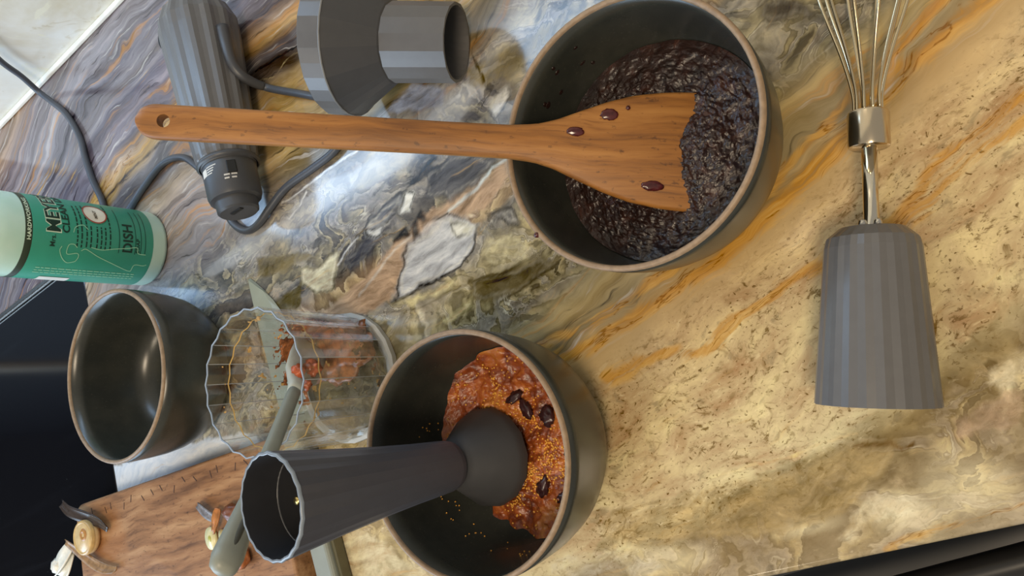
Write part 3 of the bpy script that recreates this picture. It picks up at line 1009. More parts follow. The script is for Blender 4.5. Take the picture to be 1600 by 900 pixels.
M_SKIN = plain('dark_fig_skin', lin(52, 26, 28), 0.28, 0, 0.35, 200, 0.6, 0.5)
skins = [(-0.2270, 0.012, .0062, .0048, .0030, 'round dark fig skin piece against the bowl rim wall'),
         (-0.2530, 0.004, .0060, .0042, .0026, 'dark shiny fig skin piece right beside the blender bell'),
         (-0.2370, 0.041, .0050, .0060, .0026, 'dark fig skin piece in the puree toward the whisk side'),
         (-0.2500, 0.049, .0040, .0068, .0024, 'long dark fig skin strip above the blender bell'),
         (-0.2560, 0.058, .0062, .0034, .0022, 'dark fig skin shred near the top of the puree'),
         (-0.2290, 0.052, .0040, .0050, .0024, 'small dark fig skin piece up the puree edge'),
         (-0.2420, -0.006, .0044, .0030, .0020, 'small dark fig skin piece low in the puree')]
for i, (x, y, a, b, c, lb) in enumerate(skins):
    o = blob('fig_skin', (x, y, fig_top(x, y) + 0.0008), (a, b, c), M_SKIN, i, 0.42, (random.uniform(-.3, .3), random.uniform(-.3, .3), random.uniform(0, 3)))
    tag(o, lb, 'fig skin', 'fig skin pieces in the puree')


# ------------------------------------------------------------------ wooden spatula
def wood(name, c0, c1, c2, scale=(6, 90, 90), rough=0.42, dark=lin(60, 34, 16)):
    k = NT(name)
    co = k.objco()
    wv = k.n('ShaderNodeVectorMath', operation='MULTIPLY_ADD', i_0=k.noise(co, 14, 3, 0.5, out=1), i_1=(0.02, 0.012, 0.01), i_2=co).outputs[0]
    g = k.noise(k.mapping(wv, scale), 1.0, 6, 0.6)
    f = k.noise(k.mapping(wv, tuple(s * 4 for s in scale)), 1.0, 3, 0.6)
    c = k.ramp(g, [(0.3, c0), (0.5, c1), (0.7, c2)])
    c = k.mix(k.math('MULTIPLY', k.smooth(f, 0.45, 0.3), 0.45), c, c0)
    sp = k.noise(k.mapping(co, (170, 300, 300)), 1.0, 4, 0.6)
    c = k.mix(k.math('MULTIPLY', k.smooth(sp, 0.60, 0.70), 0.6), c, dark)
    k.set('Base Color', c)
    k.set('Roughness', rough)
    k.bump(k.math('ADD', g, f), 0.15, 0.0006)
    return k


M_SPAT = wood('spatula_wood', lin(104, 64, 26), lin(146, 95, 40), lin(170, 118, 58), (9, 130, 130), 0.5).m
T_ = Vector((-0.1044, 0.1427, 0.0280))
E_ = Vector((-0.3178, 0.2370, 0.1849))
ax = (T_ - E_).normalized()
side = Vector((0, 0, 1)).cross(ax).normalized()
up_ = ax.cross(side).normalized()
L_vis = (T_ - E_).length
L_tot = L_vis + 0.022
sm = Matrix(((ax.x, side.x, up_.x), (ax.y, side.y, up_.y), (ax.z, side.z, up_.z)))
sp = thing('wooden_spatula', 'long wooden spatula with hanging hole resting across the bowl of jam', 'spatula', E_, sm)


def spat_half(u):
    ks = [(0.0, 0.0020), (0.0004, 0.0030), (0.0012, 0.0046), (0.0024, 0.0062), (0.004, 0.0074), (0.006, 0.0083), (0.008, 0.0088), (0.0105, 0.0090), (0.013, 0.0090), (0.05, 0.0089), (0.16, 0.0084), (0.192, 0.0086), (0.205, 0.0098), (0.215, 0.0125),
          (0.228, 0.0180), (0.242, 0.0238), (0.256, 0.0280), (0.27, 0.0302), (0.281, 0.0310), (L_tot, 0.0316)]
    return float(np.interp(u, [a for a, b in ks], [b for a, b in ks]))


def spat_thick(u):
    return float(np.interp(u, [0, 0.004, 0.19, 0.23, L_tot], [0.0030, 0.0038, 0.0038, 0.0030, 0.0012]))


us = sorted(set([0.0, 0.0004, 0.0012, 0.0024, 0.004, 0.006, 0.008, 0.0105, 0.013] + [0.013 + i * (L_tot - 0.013) / 60 for i in range(61)]))
bm = bmesh.new()
prof_n = 16
rows = []
for u in us:
    w_ = max(spat_half(u), 0.0004)
    t_ = spat_thick(u)
    row = []
    rb = min(0.0022, w_ * 0.6, t_)
    for (sx, sz, ox, oz) in ((1, 1, 0, 0), (1, 1, -rb * .3, 0), (1, 1, -rb, 0), (-1, 1, rb, 0), (-1, 1, rb * .3, 0), (-1, 1, 0, 0), (-1, -1, 0, 0), (-1, -1, rb * .3, 0), (-1, -1, rb, 0), (1, -1, -rb, 0), (1, -1, -rb * .3, 0), (1, -1, 0, 0)):
        pass
    pts = [(w_, t_ - rb), (w_ - .3 * rb, t_ - .3 * rb), (w_ - rb, t_), (0.0, t_), (-w_ + rb, t_), (-w_ + .3 * rb, t_ - .3 * rb), (-w_, t_ - rb),
           (-w_, -t_ + rb), (-w_ + .3 * rb, -t_ + .3 * rb), (-w_ + rb, -t_), (0.0, -t_), (w_ - rb, -t_), (w_ - .3 * rb, -t_ + .3 * rb), (w_, -t_ + rb)]
    rows.append([bm.verts.new((u, p[0], p[1])) for p in pts])
for a, b in zip(rows[:-1], rows[1:]):
    for i in range(len(a)):
        i2 = (i + 1) % len(a)
        bm.faces.new((a[i], a[i2], b[i2], b[i]))
bm.faces.new(rows[0])
bm.faces.new(rows[-1][::-1])
so = bm_obj('blade_and_handle', bm, M_SPAT, sp, True)
so.data.set_sharp_from_angle(angle=math.radians(50))
# drilled hanging hole
cb = bmesh.new()
bmesh.ops.create_cone(cb, segments=28, radius1=0.0034, radius2=0.0034, depth=0.05, cap_ends=True)
cut = bm_obj('hole_cutter', cb, None)
cut.matrix_world = Matrix.Translation(E_ + sm @ Vector((0.0148, 0, 0))) @ sm.to_4x4()
md = so.modifiers.new('hole', 'BOOLEAN')
md.operation = 'DIFFERENCE'
md.object = cut
md.solver = 'EXACT'
bpy.context.view_layer.update()
dg = bpy.context.evaluated_depsgraph_get()
nm = bpy.data.meshes.new_from_object(so.evaluated_get(dg))
so.modifiers.clear()
so.data = nm
so.data.name = 'blade_and_handle'
bpy.data.objects.remove(cut)
if not so.data.materials:
    so.data.materials.append(M_SPAT)

M_DROP = plain('jam_drop', lin(70, 24, 26), 0.2, 0, 0.3, 400, 0.6)
for i, (u, v, a, b, lb) in enumerate(((0.2425, 0.0165, .0046, .0030, 'largest jam drop on the spatula blade'), (0.2255, 0.0066, .0046, .0024, 'pale-edged jam drop nearest the spatula handle'),
                                      (0.2665, -0.0190, .0060, .0026, 'long jam streak near the lower corner of the spatula blade'), (0.2520, 0.0205, .0012, .0011, 'tiny jam dot beside the largest drop on the spatula'))):
    o = blob('jam_drop', E_ + sm @ Vector((u, v, spat_thick(u) + 0.0002)), (a, b, 0.0009), M_DROP, i + 20, 0.2)
    o.rotation_euler = sm.to_euler()
    tag(o, lb, 'jam drop', 'jam drops')
o = blob('jam_drop', (BA[0] - 0.0615, BA[1] - 0.0270, 0.0726), (.0017, .0014, .0016), M_DROP, 31, 0.2)
tag(o, 'small red jam drop on the rim of the jam bowl', 'jam drop', 'jam drops')
for i in range(9):
    a = random.uniform(1.75, 2.75)
    z = random.uniform(0.036, 0.060)
    rd = inner_r(z) - 0.0002
    o = blob('jam_splash', (BA[0] + rd * math.cos(a), BA[1] + rd * math.sin(a), z), (random.uniform(.0008, .0020), .0003, random.uniform(.0008, .0022)), M_JAM, i + 50, 0.3)
    o.rotation_euler = (0, 0, a + PI / 2)
    tag(o, 'small dark jam splash on the inner wall of the jam bowl', 'jam splash', 'jam splashes inside the bowl')

# ------------------------------------------------------------------ hand blender set: grey plastic
M_GREY = plain('slate_grey_plastic', lin(94, 93, 93), 0.30, 0, 0.03, 150, 0.5)
M_GREYD = plain('dark_slate_plastic', lin(66, 67, 70), 0.40, 0, 0.03, 150, 0.5)
M_CORD = plain('grey_cord_rubber', lin(70, 74, 82), 0.38, 0, 0.04)
M_INNER = plain('inner_black_plastic', lin(40, 41, 45), 0.45)

M_SHAFT = plain('shaft_plastic', lin(74, 76, 84), 0.42, 0, 0.03, 150, 0.5)
# shaft standing in the fig bowl
S0 = Vector((-0.284, 0.030, 0.0130))
S1 = Vector((-0.3030, 0.0300, 0.1640))
sh = thing('blender_shaft', 'dark grey fluted hand blender shaft standing in the fig puree', 'blender attachment', S0, frame_from_z(S1 - S0, (1, 0, 0)))
Ls = (S1 - S0).length
lathe('bell_guard', [(0.0262, 0.004), (0.0285, 0.0), (0.0298, 0.001), (0.0298, 0.0050), (0.0285, 0.0085), (0.0150, 0.0300), (0.0120, 0.0345), (0.0110, 0.040)], 14, plain('bell_guard_plastic', lin(62, 63, 66), 0.55), sh, True, auto=50)


def fl_shaft(j, r, z):
    amp = 0.024 * min(1.0, max(0.0, (z - 0.036) / 0.11))
    return 1.0 - amp * (1 if j % 2 else 0)


lathe('tube', [(0.0080, 0.0340), (0.0120, 0.0346), (0.0138, 0.0362), (0.0146, 0.0395), (0.0151, 0.046), (0.0163, 0.065), (0.0182, 0.088), (0.0210, 0.115), (0.0254, Ls)], 44, M_SHAFT, sh, False, fl_shaft)
lathe('socket', [(0.0254, Ls), (0.0254, Ls + 0.0006), (0.0236, Ls + 0.0006), (0.0232, Ls - 0.004), (0.0198, Ls - 0.042), (0.0185, Ls - 0.044), (0.0, Ls - 0.044)], 44, M_INNER, sh, True, lambda j, r, z: (1.0 - (0.024 if j % 2 else 0)) if z > Ls - 0.002 and r > 0.025 else 1.0, auto=40)
lathe('socket_lip', [(0.0255, Ls - 0.0006), (0.0257, Ls + 0.0006), (0.0248, Ls + 0.0012), (0.0240, Ls + 0.0008)], 44, plain('lip_plastic', lin(124, 134, 146), 0.25), sh, True, lambda j, r, z: 1.0 - (0.024 if j % 2 else 0))
lathe('drive_pin', [(0.0, Ls - 0.013), (0.0018, Ls - 0.013), (0.0022, Ls - 0.014), (0.0024, Ls - 0.043), (0.0045, Ls - 0.0436)], 20, plain('brass_pin', lin(214, 188, 120), 0.25, 1.0), sh)
lathe('inner_ring', [(0.0222, Ls - 0.017), (0.0217, Ls - 0.0172), (0.0220, Ls - 0.0180)], 48, plain('inner_ring_plastic', lin(96, 98, 102), 0.3), sh)
for a in (2.2,):
    bmk = box_bm(-0.0007, 0.0006, -0.0020, 0.0020, -0.006, 0.006, 0.0005)
    o = bm_obj('locking_tab', bmk, plain('tab_plastic', lin(84, 86, 90), 0.25), sh)
    o.location = (0.0218 * math.cos(a), 0.0218 * math.sin(a), Ls - 0.013)
    o.rotation_euler = (0, 0, a)

# whisk attachment
W0 = Vector((-0.0643, -0.0060, 0.0264))
W1 = Vector((-0.0193, 0.1178, 0.0250))
wd_ = (W1 - W0).normalized()
wk = thing('whisk_attachment', 'grey fluted whisk attachment with steel wires lying on the counter', 'whisk', W0, frame_from_z(wd_, (0, 0, 1)))
FW = 22
lathe('coupling_cup', [(0.0236, 0.003), (0.0240, 0.0002), (0.0262, 0.0), (0.0206, 0.0700), (0.0195, 0.0745), (0.0140, 0.0792), (0.0060, 0.0800), (0.0, 0.0800)], FW * 2, M_GREY, wk, False, lambda j, r, z: 1.0 - (0.0 if j % 2 else 0.022) * (1 if r > 0.0185 else 0))
lathe('cup_inside', [(0.0237, 0.003), (0.021, 0.030), (0.0, 0.030)], FW, M_INNER, wk)
lathe('rod', [(0.0034, 0.0795), (0.0034, 0.117), (0.0, 0.117)], 20, plain('chrome_rod', lin(214, 208, 194), 0.08, 1.0, 0.02), wk)
for a in (0.6, 2.4):
    o = blob('rod_pin', (0.0042 * math.cos(a), 0.0042 * math.sin(a), 0.0812), (0.0020, 0.0020, 0.0024), M_STEEL, 0, 0.0, parent=wk, subdiv=2)
lathe('ferrule', [(0.0, 0.1160), (0.0078, 0.1160), (0.0088, 0.1166), (0.0091, 0.1178), (0.0091, 0.1318), (0.0086, 0.1328), (0.0076, 0.1332), (0.0, 0.1332)], 40, plain('satin_steel', lin(206, 192, 168), 0.2, 1.0, 0.02), wk, True, auto=40)
M_WIRE = plain('steel_wire', lin(220, 204, 170), 0.12, 1.0, 0.02)
for i in range(5):
    a = PI * i / 5 + 0.2
    pts = []
    for (rr, zz) in ((0.0058, 0.131), (0.0062, 0.142), (0.0105, 0.160), (0.0190, 0.187), (0.0245, 0.212), (0.0250, 0.232), (0.0200, 0.250), (0.0105, 0.262), (0.0, 0.266)):
        pts.append((rr, zz + i * 0.0006))
    full = pts + [(-r_, z_) for r_, z_ in pts[::-1][1:]]
    path = catmull([(r_ * math.cos(a), r_ * math.sin(a), z_) for r_, z_ in full], 5)
    tube('wire', path, 0.00085, M_WIRE, wk, 8)

# chopper lid lying on its side
R_DR, R_TB = 0.0475, 0.0245
tilt = math.radians(18.2)
te = Vector((-0.2140, 0.2800, 0))
dr = Vector((-0.2890, 0.3175, 0))
hd = (te - dr).normalized()
axis = Vector((hd.x * math.cos(tilt), hd.y * math.cos(tilt), -math.sin(tilt)))
LL = 0.0865
tubeend = Vector((te.x, te.y, R_TB * math.cos(tilt) + 0.0006))
org = tubeend - axis * LL
ld = thing('chopper_attachment', 'grey fluted funnel-shaped chopper top lying on its side beside the jam bowl', 'attachment', org, frame_from_z(axis, (0, 0, 1)))
FL = 32
lathe('drum', [(0.0440, 0.003), (0.0450, 0.0), (0.0474, 0.0), (0.0478, 0.0004), (0.0478, 0.0150)], FL, M_GREY, ld, False, lambda j, r, z: 1.0 - (0.010 if j % 2 else 0.0))
lathe('drum_edge', [(0.0479, 0.0146), (0.0482, 0.0150), (0.0476, 0.0156), (0.0470, 0.0154)], FL, plain('pale_edge_plastic', lin(136, 140, 144), 0.3), ld, False)  # thin ring in paler grey along the drum edge
lathe('cone', [(0.0476, 0.0152), (0.0455, 0.0180), (0.0262, 0.0430), (0.0250, 0.0440)], FL, M_GREYD, ld, False, lambda j, r, z: 1.0 - (0.012 if j % 2 else 0.0))
lathe('collar_tube', [(0.0246, 0.0435), (0.0256, 0.0440), (R_TB + 0.0003, LL), (R_TB - 0.0018, LL), (R_TB - 0.0025, LL - 0.028), (0.0, LL - 0.028)], 30, M_GREY, ld, False, lambda j, r, z: 1.0 - (0.020 if j % 2 else 0.0) * (1 if r > 0.0243 else 0))
lathe('lid_underside', [(0.0440, 0.003), (0.030, 0.006), (0.0, 0.006)], FL, M_INNER, ld, False)
o = bm_obj('inner_rib', box_bm(-0.001, 0.001, -0.0028, 0.0028, -0.008, 0.008, 0.0005), M_GREYD, ld)
o.location = (0.0, 0.0215, LL - 0.010)
o.rotation_euler = (0, 0, PI / 2)

# motor body lying on the counter, with its cord
MB0 = Vector((-0.4352, 0.4510, 0.0318))
MB1 = Vector((-0.4402, 0.2680, 0.0278))
mdir = (MB1 - MB0).normalized()
mb = thing('hand_blender', 'grey ribbed hand blender motor body with cord lying behind the wooden spatula', 'hand blender', MB0, frame_from_z(mdir, (0, 0, 1)))
LM = (MB1 - MB0).length
NR = 52


def rib(j, r, z):
    return 1.0 - (0.045 if (j % 4) in (1, 2) else 0.0) * (1 if r > 0.02 else 0)


lathe('motor_housing', [(0.0, -0.001), (0.012, -0.0005), (0.0215, 0.0015), (0.0262, 0.0045), (0.0318, 0.0190), (0.0316, 0.030), (0.0300, 0.055), (0.0272, 0.100), (0.0242, 0.1370), (0.0236, 0.1410), (0.0222, 0.1425), (0.0, 0.1425)], NR, M_GREY, mb, False, rib)
lathe('seal_ring', [(0.0222, 0.1410), (0.0240, 0.1435), (0.0240, 0.1450), (0.0222, 0.1462)], 48, M_GREYD, mb)
lathe('coupling', [(0.0, 0.1425), (0.0214, 0.1430), (0.0214, 0.1455), (0.0206, 0.1465), (0.0204, 0.1710), (0.0192, 0.1745), (0.0160, 0.1755), (0.0156, 0.1835), (0.0140, 0.1850), (0.0, 0.1850)], 48, M_GREYD, mb, True, auto=35)
# slot and clip on the coupling face
o = bm_obj('drive_slot', box_bm(-0.006, 0.006, -0.0018, 0.0018, -0.0005, 0.0006, 0.0004), M_BLK3, mb)
o.location = (0.003, 0.004, 0.1852)
o = bm_obj('clip', box_bm(-0.0035, 0.0035, -0.0010, 0.0012, -0.005, 0.005, 0.0005), M_BLK3, mb)
o.location = (0.0165, 0.0118, 0.155)
o.rotation_euler = (0, 0, -0.95)
M_PRINT = plain('pale_print', lin(200, 196, 188), 0.5)

cord_pts = [(-0.4062, 0.4120, 0.0345), (-0.4065, 0.3965, 0.0340), (-0.4078, 0.3800, 0.0310), (-0.4070, 0.3710, 0.0250), (-0.4060, 0.3670, 0.0160), (-0.4045, 0.3650, 0.0075), (-0.397, 0.359, 0.0035), (-0.366, 0.336, 0.0032), (-0.345, 0.319, 0.0032),
            (-0.333, 0.305, 0.0032), (-0.334, 0.291, 0.0032), (-0.352, 0.2805, 0.0032), (-0.378, 0.2785, 0.0032), (-0.408, 0.2770, 0.0045), (-0.430, 0.2700, 0.0048), (-0.448, 0.2640, 0.0040),
            (-0.464, 0.2650, 0.0032), (-0.478, 0.2780, 0.0032), (-0.486, 0.300, 0.0032), (-0.496, 0.326, 0.0032), (-0.509, 0.348, 0.0032), (-0.526, 0.3650, 0.0032),
            (-0.553, 0.3725, 0.0032), (-0.587, 0.3650, 0.0032), (-0.613, 0.3560, 0.0032), (-0.638, 0.3520, 0.0032), (-0.650, 0.3640, 0.0032), (-0.6545, 0.386, 0.0032), (-0.664, 0.412, 0.0032), (-0.670, 0.440, 0.0032),
            (-0.674, 0.466, 0.0032), (-0.690, 0.5000, 0.0032), (-0.712, 0.5280, 0.0040), (-0.7230, 0.5450, 0.010), (-0.7140, 0.5520, 0.030), (-0.6980, 0.5530, 0.058), (-0.6600, 0.5540, 0.105), (-0.6350, 0.5550, 0.150), (-0.625, 0.5560, 0.22)]
minv = mb.matrix_world.inverted() if False else (Matrix.Translation(MB0) @ frame_from_z(mdir, (0, 0, 1)).to_4x4()).inverted()
cpath = [minv @ p for p in catmull(cord_pts, 7)]
tube('power_cord', cpath, 0.0031, M_CORD, mb, 10)
relief = catmull(cord_pts[:6], 6)
nrl = len(relief)
tube('strain_relief', [minv @ p for p in relief], [0.0052 - 0.0018 * i / (nrl - 1) for i in range(nrl)], M_GREYD, mb, 12)
lp = catmull([(-0.455, 0.4560, 0.036), (-0.4720, 0.4580, 0.033), (-0.4865, 0.4580, 0.029), (-0.4930, 0.4535, 0.025), (-0.4890, 0.4450, 0.023), (-0.4780, 0.4340, 0.025), (-0.460, 0.424, 0.026)], 6)
tube('hanging_loop', [minv @ p for p in lp], 0.0024, M_BLK3, mb, 8)


# ------------------------------------------------------------------ text wrapped onto round things
def text_mesh(body, size, bold=0.0, align='LEFT', sx=1.0):
    cu = bpy.data.curves.new('lettering', 'FONT')
    cu.body = body
    cu.size = size
    cu.align_x = align
    cu.offset = bold
    cu.resolution_u = 3
    to = bpy.data.objects.new('lettering', cu)
    C.objects.link(to)
    bpy.context.view_layer.update()
    dg = bpy.context.evaluated_depsgraph_get()
    me = bpy.data.meshes.new_from_object(to.evaluated_get(dg))
    bpy.data.objects.remove(to)
    bpy.data.curves.remove(cu)
    v = [(p.co.x * sx, p.co.y) for p in me.vertices]
    f = [tuple(p.vertices) for p in me.polygons]
    bpy.data.meshes.remove(me)
    return v, f


def wrap(name, vf, rad, ang0, z0, mat, parent, turn=False, off=0.0003):
    """wrap flat lettering on a vertical cylinder: x runs anticlockwise seen from above"""
    vs, fs = vf
    out = []
    for (x, y) in vs:
        if turn:
            x, y = y, -x
        r = rad(z0 + y) if callable(rad) else rad
        a = ang0 + x / r
        out.append(((r + off) * math.cos(a), (r + off) * math.sin(a), z0 + y))
    return mesh_obj(name, out, fs, mat, parent)


def patch(name, rad, a0, a1, z0, z1, mat, parent, off=0.0002, n=24, m=1):
    vs, fs = [], []
    for k_ in range(m + 1):
        z = z0 + (z1 - z0) * k_ / m
        for i in range(n + 1):
            a = a0 + (a1 - a0) * i / n
            r = (rad(z) if callable(rad) else rad) + off
            vs.append((r * math.cos(a), r * math.sin(a), z))
    for k_ in range(m):
        for i in range(n):
            b = k_ * (n + 1)
            fs.append((b + i, b + i + 1, b + n + 2 + i, b + n + 1 + i))
    return mesh_obj(name, vs, fs, mat, parent, True)


# pale print on the motor coupling: a square mark, a few lines of tiny type
def coupling_print(a_deg, z0, z1, w_deg):
    patch('coupling_print', 0.0205, dg_(a_deg), dg_(a_deg - w_deg), z0, z1, M_PRINT, mb, 0.0002, 4)


dg_ = math.radians
coupling_print(112, 0.1505, 0.1565, 18)
for i_, ww in enumerate((26, 20, 18, 14)):
    coupling_print(93, 0.1500 + i_ * 0.0019, 0.1508 + i_ * 0.0019, ww)
for i_, ww in enumerate((12, 10)):
    coupling_print(54, 0.1605 + i_ * 0.0028, 0.1618 + i_ * 0.0028, ww)
    coupling_print(39, 0.1605 + i_ * 0.0028, 0.1618 + i_ * 0.0028, ww)

# ------------------------------------------------------------------ dish soap bottle
BX, BY, BRD = -0.602, 0.310, 0.0335
bt = thing('soap_bottle', 'mint green dish soap bottle standing on the counter beside the cord', 'bottle', (BX, BY, 0))


def soap_plastic():
    k = NT('milky_mint_plastic')
    co = k.objco()
    c = k.mix(k.smooth(k.noise(co, 40, 3), 0.3, 0.7), lin(186, 222, 206), lin(200, 230, 216))
    k.set('Base Color', c)
    k.set('Roughness', 0.3)
    k.set('Subsurface Weight', 0.25)
    k.set('Subsurface Radius', (0.008, 0.01, 0.009))
    return k.m


M_SOAP = soap_plastic()
lathe('bottle_body', [(0.0, 0.0025), (0.026, 0.0015), (0.0300, 0.0), (0.0322, 0.0012), (BRD, 0.0045), (BRD, 0.1300), (0.0330, 0.138), (0.0300, 0.150), (0.0220, 0.164), (0.0140, 0.172), (0.0135, 0.182), (0.0, 0.182)], 72, M_SOAP, bt, True, auto=50)
lathe('cap', [(0.0, 0.181), (0.0150, 0.181), (0.0155, 0.183), (0.0150, 0.200), (0.0090, 0.203), (0.0070, 0.215), (0.0, 0.216)], 40, plain('white_cap', lin(232, 234, 228), 0.35), bt)
M_LABEL = plain('green_label', lin(62, 160, 134), 0.42, 0, 0.05, 40)
M_BAND = plain('dark_olive_band', lin(44, 56, 38), 0.45, 0, 0.04)
M_INK = plain('dark_label_ink', lin(22, 52, 40), 0.5, 0, 0.04)
M_CREAM = plain('cream_label_ink', lin(214, 232, 206), 0.5, 0, 0.04)
M_LINE = plain('pale_green_line', lin(150, 206, 172), 0.5, 0, 0.04)
lab = lathe('label', [(BRD + 0.0002, 0.0150), (BRD + 0.0003, 0.0152), (BRD + 0.0003, 0.1145)], 72, M_LABEL, bt)
lathe('label_band', [(BRD + 0.0003, 0.1146), (BRD + 0.0003, 0.1196), (BRD + 0.0002, 0.1198)], 72, M_BAND, bt)
A0 = math.atan2(-BY, -BX)     # direction towards the viewer
RL = BRD + 0.0003
dg_ = math.radians
wrap('label_text', text_mesh('HARDWORKING', 0.0040, 0.00008, sx=1.25), RL, A0 + dg_(-4), 0.1157, M_CREAM, lab)
wrap('label_text', text_mesh('Mrs.', 0.0056, 0.00008), RL, A0 + dg_(-10), 0.0975, M_INK, lab)
wrap('label_text', text_mesh("MEYER'S", 0.0150, 0.0009, sx=0.92), RL, A0 + dg_(9), 0.0938, M_CREAM, lab, off=0.00022)
wrap('label_text', text_mesh("MEYER'S", 0.0150, 0.0003, sx=0.92), RL, A0 + dg_(9.6), 0.0940, M_INK, lab, off=0.00036)
wrap('label_text', text_mesh('CLEAN DAY', 0.0078, 0.0002, sx=1.15), RL, A0 + dg_(10), 0.0868, M_INK, lab)
wrap('label_text', text_mesh('DISH', 0.0120, 0.0003, sx=0.98), RL, A0 + dg_(-9), 0.0342, M_INK, lab)
wrap('label_text', text_mesh('SOAP', 0.0042, 0.0001, sx=1.2), RL, A0 + dg_(-8), 0.0278, M_INK, lab)
for z in (0.0455, 0.0312, 0.0262, 0.0222):
    patch('label_rule', RL, A0 + dg_(-10), A0 + dg_(62), z, z + 0.0005, M_INK, lab, 0.0003)
# columns of small print between the headings
rr_ = random.Random(4)
for i, z in enumerate((0.0800, 0.0765, 0.0725, 0.0690, 0.0640, 0.0605, 0.0570, 0.0530)):
    a = A0 + dg_(-7 + rr_.uniform(-1, 1))
    end = A0 + dg_(rr_.uniform(36, 66) if 2 <= i <= 5 else rr_.uniform(55, 75))
    end = min(end, A0 + dg_(24)) if 3 <= i <= 6 else end
    while a < end:
        wl = rr_.uniform(0.0020, 0.0052) / RL
        patch('small_print', RL, a, min(a + wl, end), z, z + 0.0011, M_INK, lab, 0.0003, 4)
        a += wl + 0.028
# turned small print down the side
for i, ad in enumerate((-44, -49, -54)):
    z = 0.106
    while z > 0.026:
        wl = rr_.uniform(0.0018, 0.0048)
        patch('small_print', RL, A0 + dg_(ad), A0 + dg_(ad + 1.5), z - wl, z, M_LINE, lab, 0.0003, 2)
        z -= wl + 0.0010
patch('price_sticker', RL, A0 + dg_(-80), A0 + dg_(-64), 0.074, 0.098, plain('white_sticker', lin(225, 226, 220), 0.5), lab, 0.0004, 8)


def label_line(pts, wdt=0.00032):
    q = catmull([(a, z, 0) for a, z in pts], 5)
    vs, fs = [], []
    for i, p in enumerate(q):
        a_, b_ = q[max(0, i - 1)], q[min(len(q) - 1, i + 1)]
        t = Vector(((b_.x - a_.x) * RL * PI / 180, b_.y - a_.y))
        t = t.normalized() if t.length > 0 else Vector((1, 0))
        nn = Vector((-t.y, t.x)) * wdt
        for s_ in (-1, 1):
            aa = A0 + dg_(p.x) + s_ * nn.x / RL
            zz = p.y + s_ * nn.y
            vs.append(((RL + 0.00045) * math.cos(aa), (RL + 0.00045) * math.sin(aa), zz))
    for i in range(len(q) - 1):
        fs.append((2 * i, 2 * i + 1, 2 * i + 3, 2 * i + 2))
    return mesh_obj('label_drawing', vs, fs, M_LINE, lab)


label_line([(-8, 0.092), (-14, 0.0930), (-24, 0.0900), (-31, 0.085), (-29, 0.080), (-27, 0.0785), (-20, 0.0775), (-16, 0.0795), (-18, 0.087), (-6, 0.087), (-4, 0.083), (-8, 0.080)])
label_line([(-12, 0.0765), (-9, 0.0735), (-12, 0.069), (-18, 0.062), (-27, 0.048), (-36, 0.034), (-37, 0.0300)])
label_line([(-37, 0.0300), (-26, 0.0290), (-26, 0.0215), (-24, 0.0185)])
label_line([(-6, 0.069), (-8, 0.060), (-5, 0.050), (-2, 0.038), (0, 0.030), (-8, 0.0285), (-9, 0.0215)])
label_line([(12, 0.084), (20, 0.082), (24, 0.076), (18, 0.072)])
# round badge
bv_, bf_ = [], []


def badge(r_out, r_in, mat, off):
    vs, fs = [], []
    n = 32
    for i in range(n):
        t = 2 * PI * i / n
        for r in (r_in, r_out):
            a = A0 + dg_(46) + r * math.cos(t) / RL
            vs.append(((RL + off) * math.cos(a), (RL + off) * math.sin(a), 0.0640 + r * math.sin(t)))
    for i in range(n):
        k_ = (i + 1) % n
        fs.append((2 * i, 2 * i + 1, 2 * k_ + 1, 2 * k_))
    return mesh_obj('badge', vs, fs, mat, lab)


badge(0.0100, 0.0, plain('badge_cream', lin(232, 226, 208), 0.5), 0.0005)
badge(0.0100, 0.0090, plain('badge_red', lin(160, 70, 56), 0.5), 0.0007)
wrap('label_text', text_mesh('MINT', 0.0036, 0.0001, 'CENTER'), RL, A0 + dg_(44), 0.0628, plain('badge_ink', lin(90, 80, 66), 0.5), lab, off=0.0008)

# ------------------------------------------------------------------ clear chopper beaker with residue
KX, KY, KR, KH = -0.3940, 0.1166, 0.0475, 0.0860
NF = 22


def clear_plastic():
    k = NT('clear_plastic')
    t = k.t
    tr = t.nodes.new('ShaderNodeBsdfTransparent')
    tr.inputs[0].default_value = (0.93, 0.93, 0.92, 1)
    gl = t.nodes.new('ShaderNodeBsdfGlossy')
    gl.inputs['Roughness'].default_value = 0.06
    gl.inputs[0].default_value = (1, 1, 1, 1)
    lw = t.nodes.new('ShaderNodeLayerWeight')
    lw.inputs[0].default_value = 0.5
    fz = k.math('ADD', 0.07, k.math('MULTIPLY', k.math('POWER', lw.outputs['Facing'], 3.0), 0.6))
    nz = k.noise(k.objco(), 90, 3)
    f = k.math('ADD', fz, k.math('MULTIPLY', k.smooth(nz, 0.5, 0.75), 0.03))
    mx = t.nodes.new('ShaderNodeMixShader')
    t.links.new(f, mx.inputs[0])
    t.links.new(tr.outputs[0], mx.inputs[1])
    t.links.new(gl.outputs[0], mx.inputs[2])
    t.links.new(mx.outputs[0], k.out.inputs[0])
    return k.m


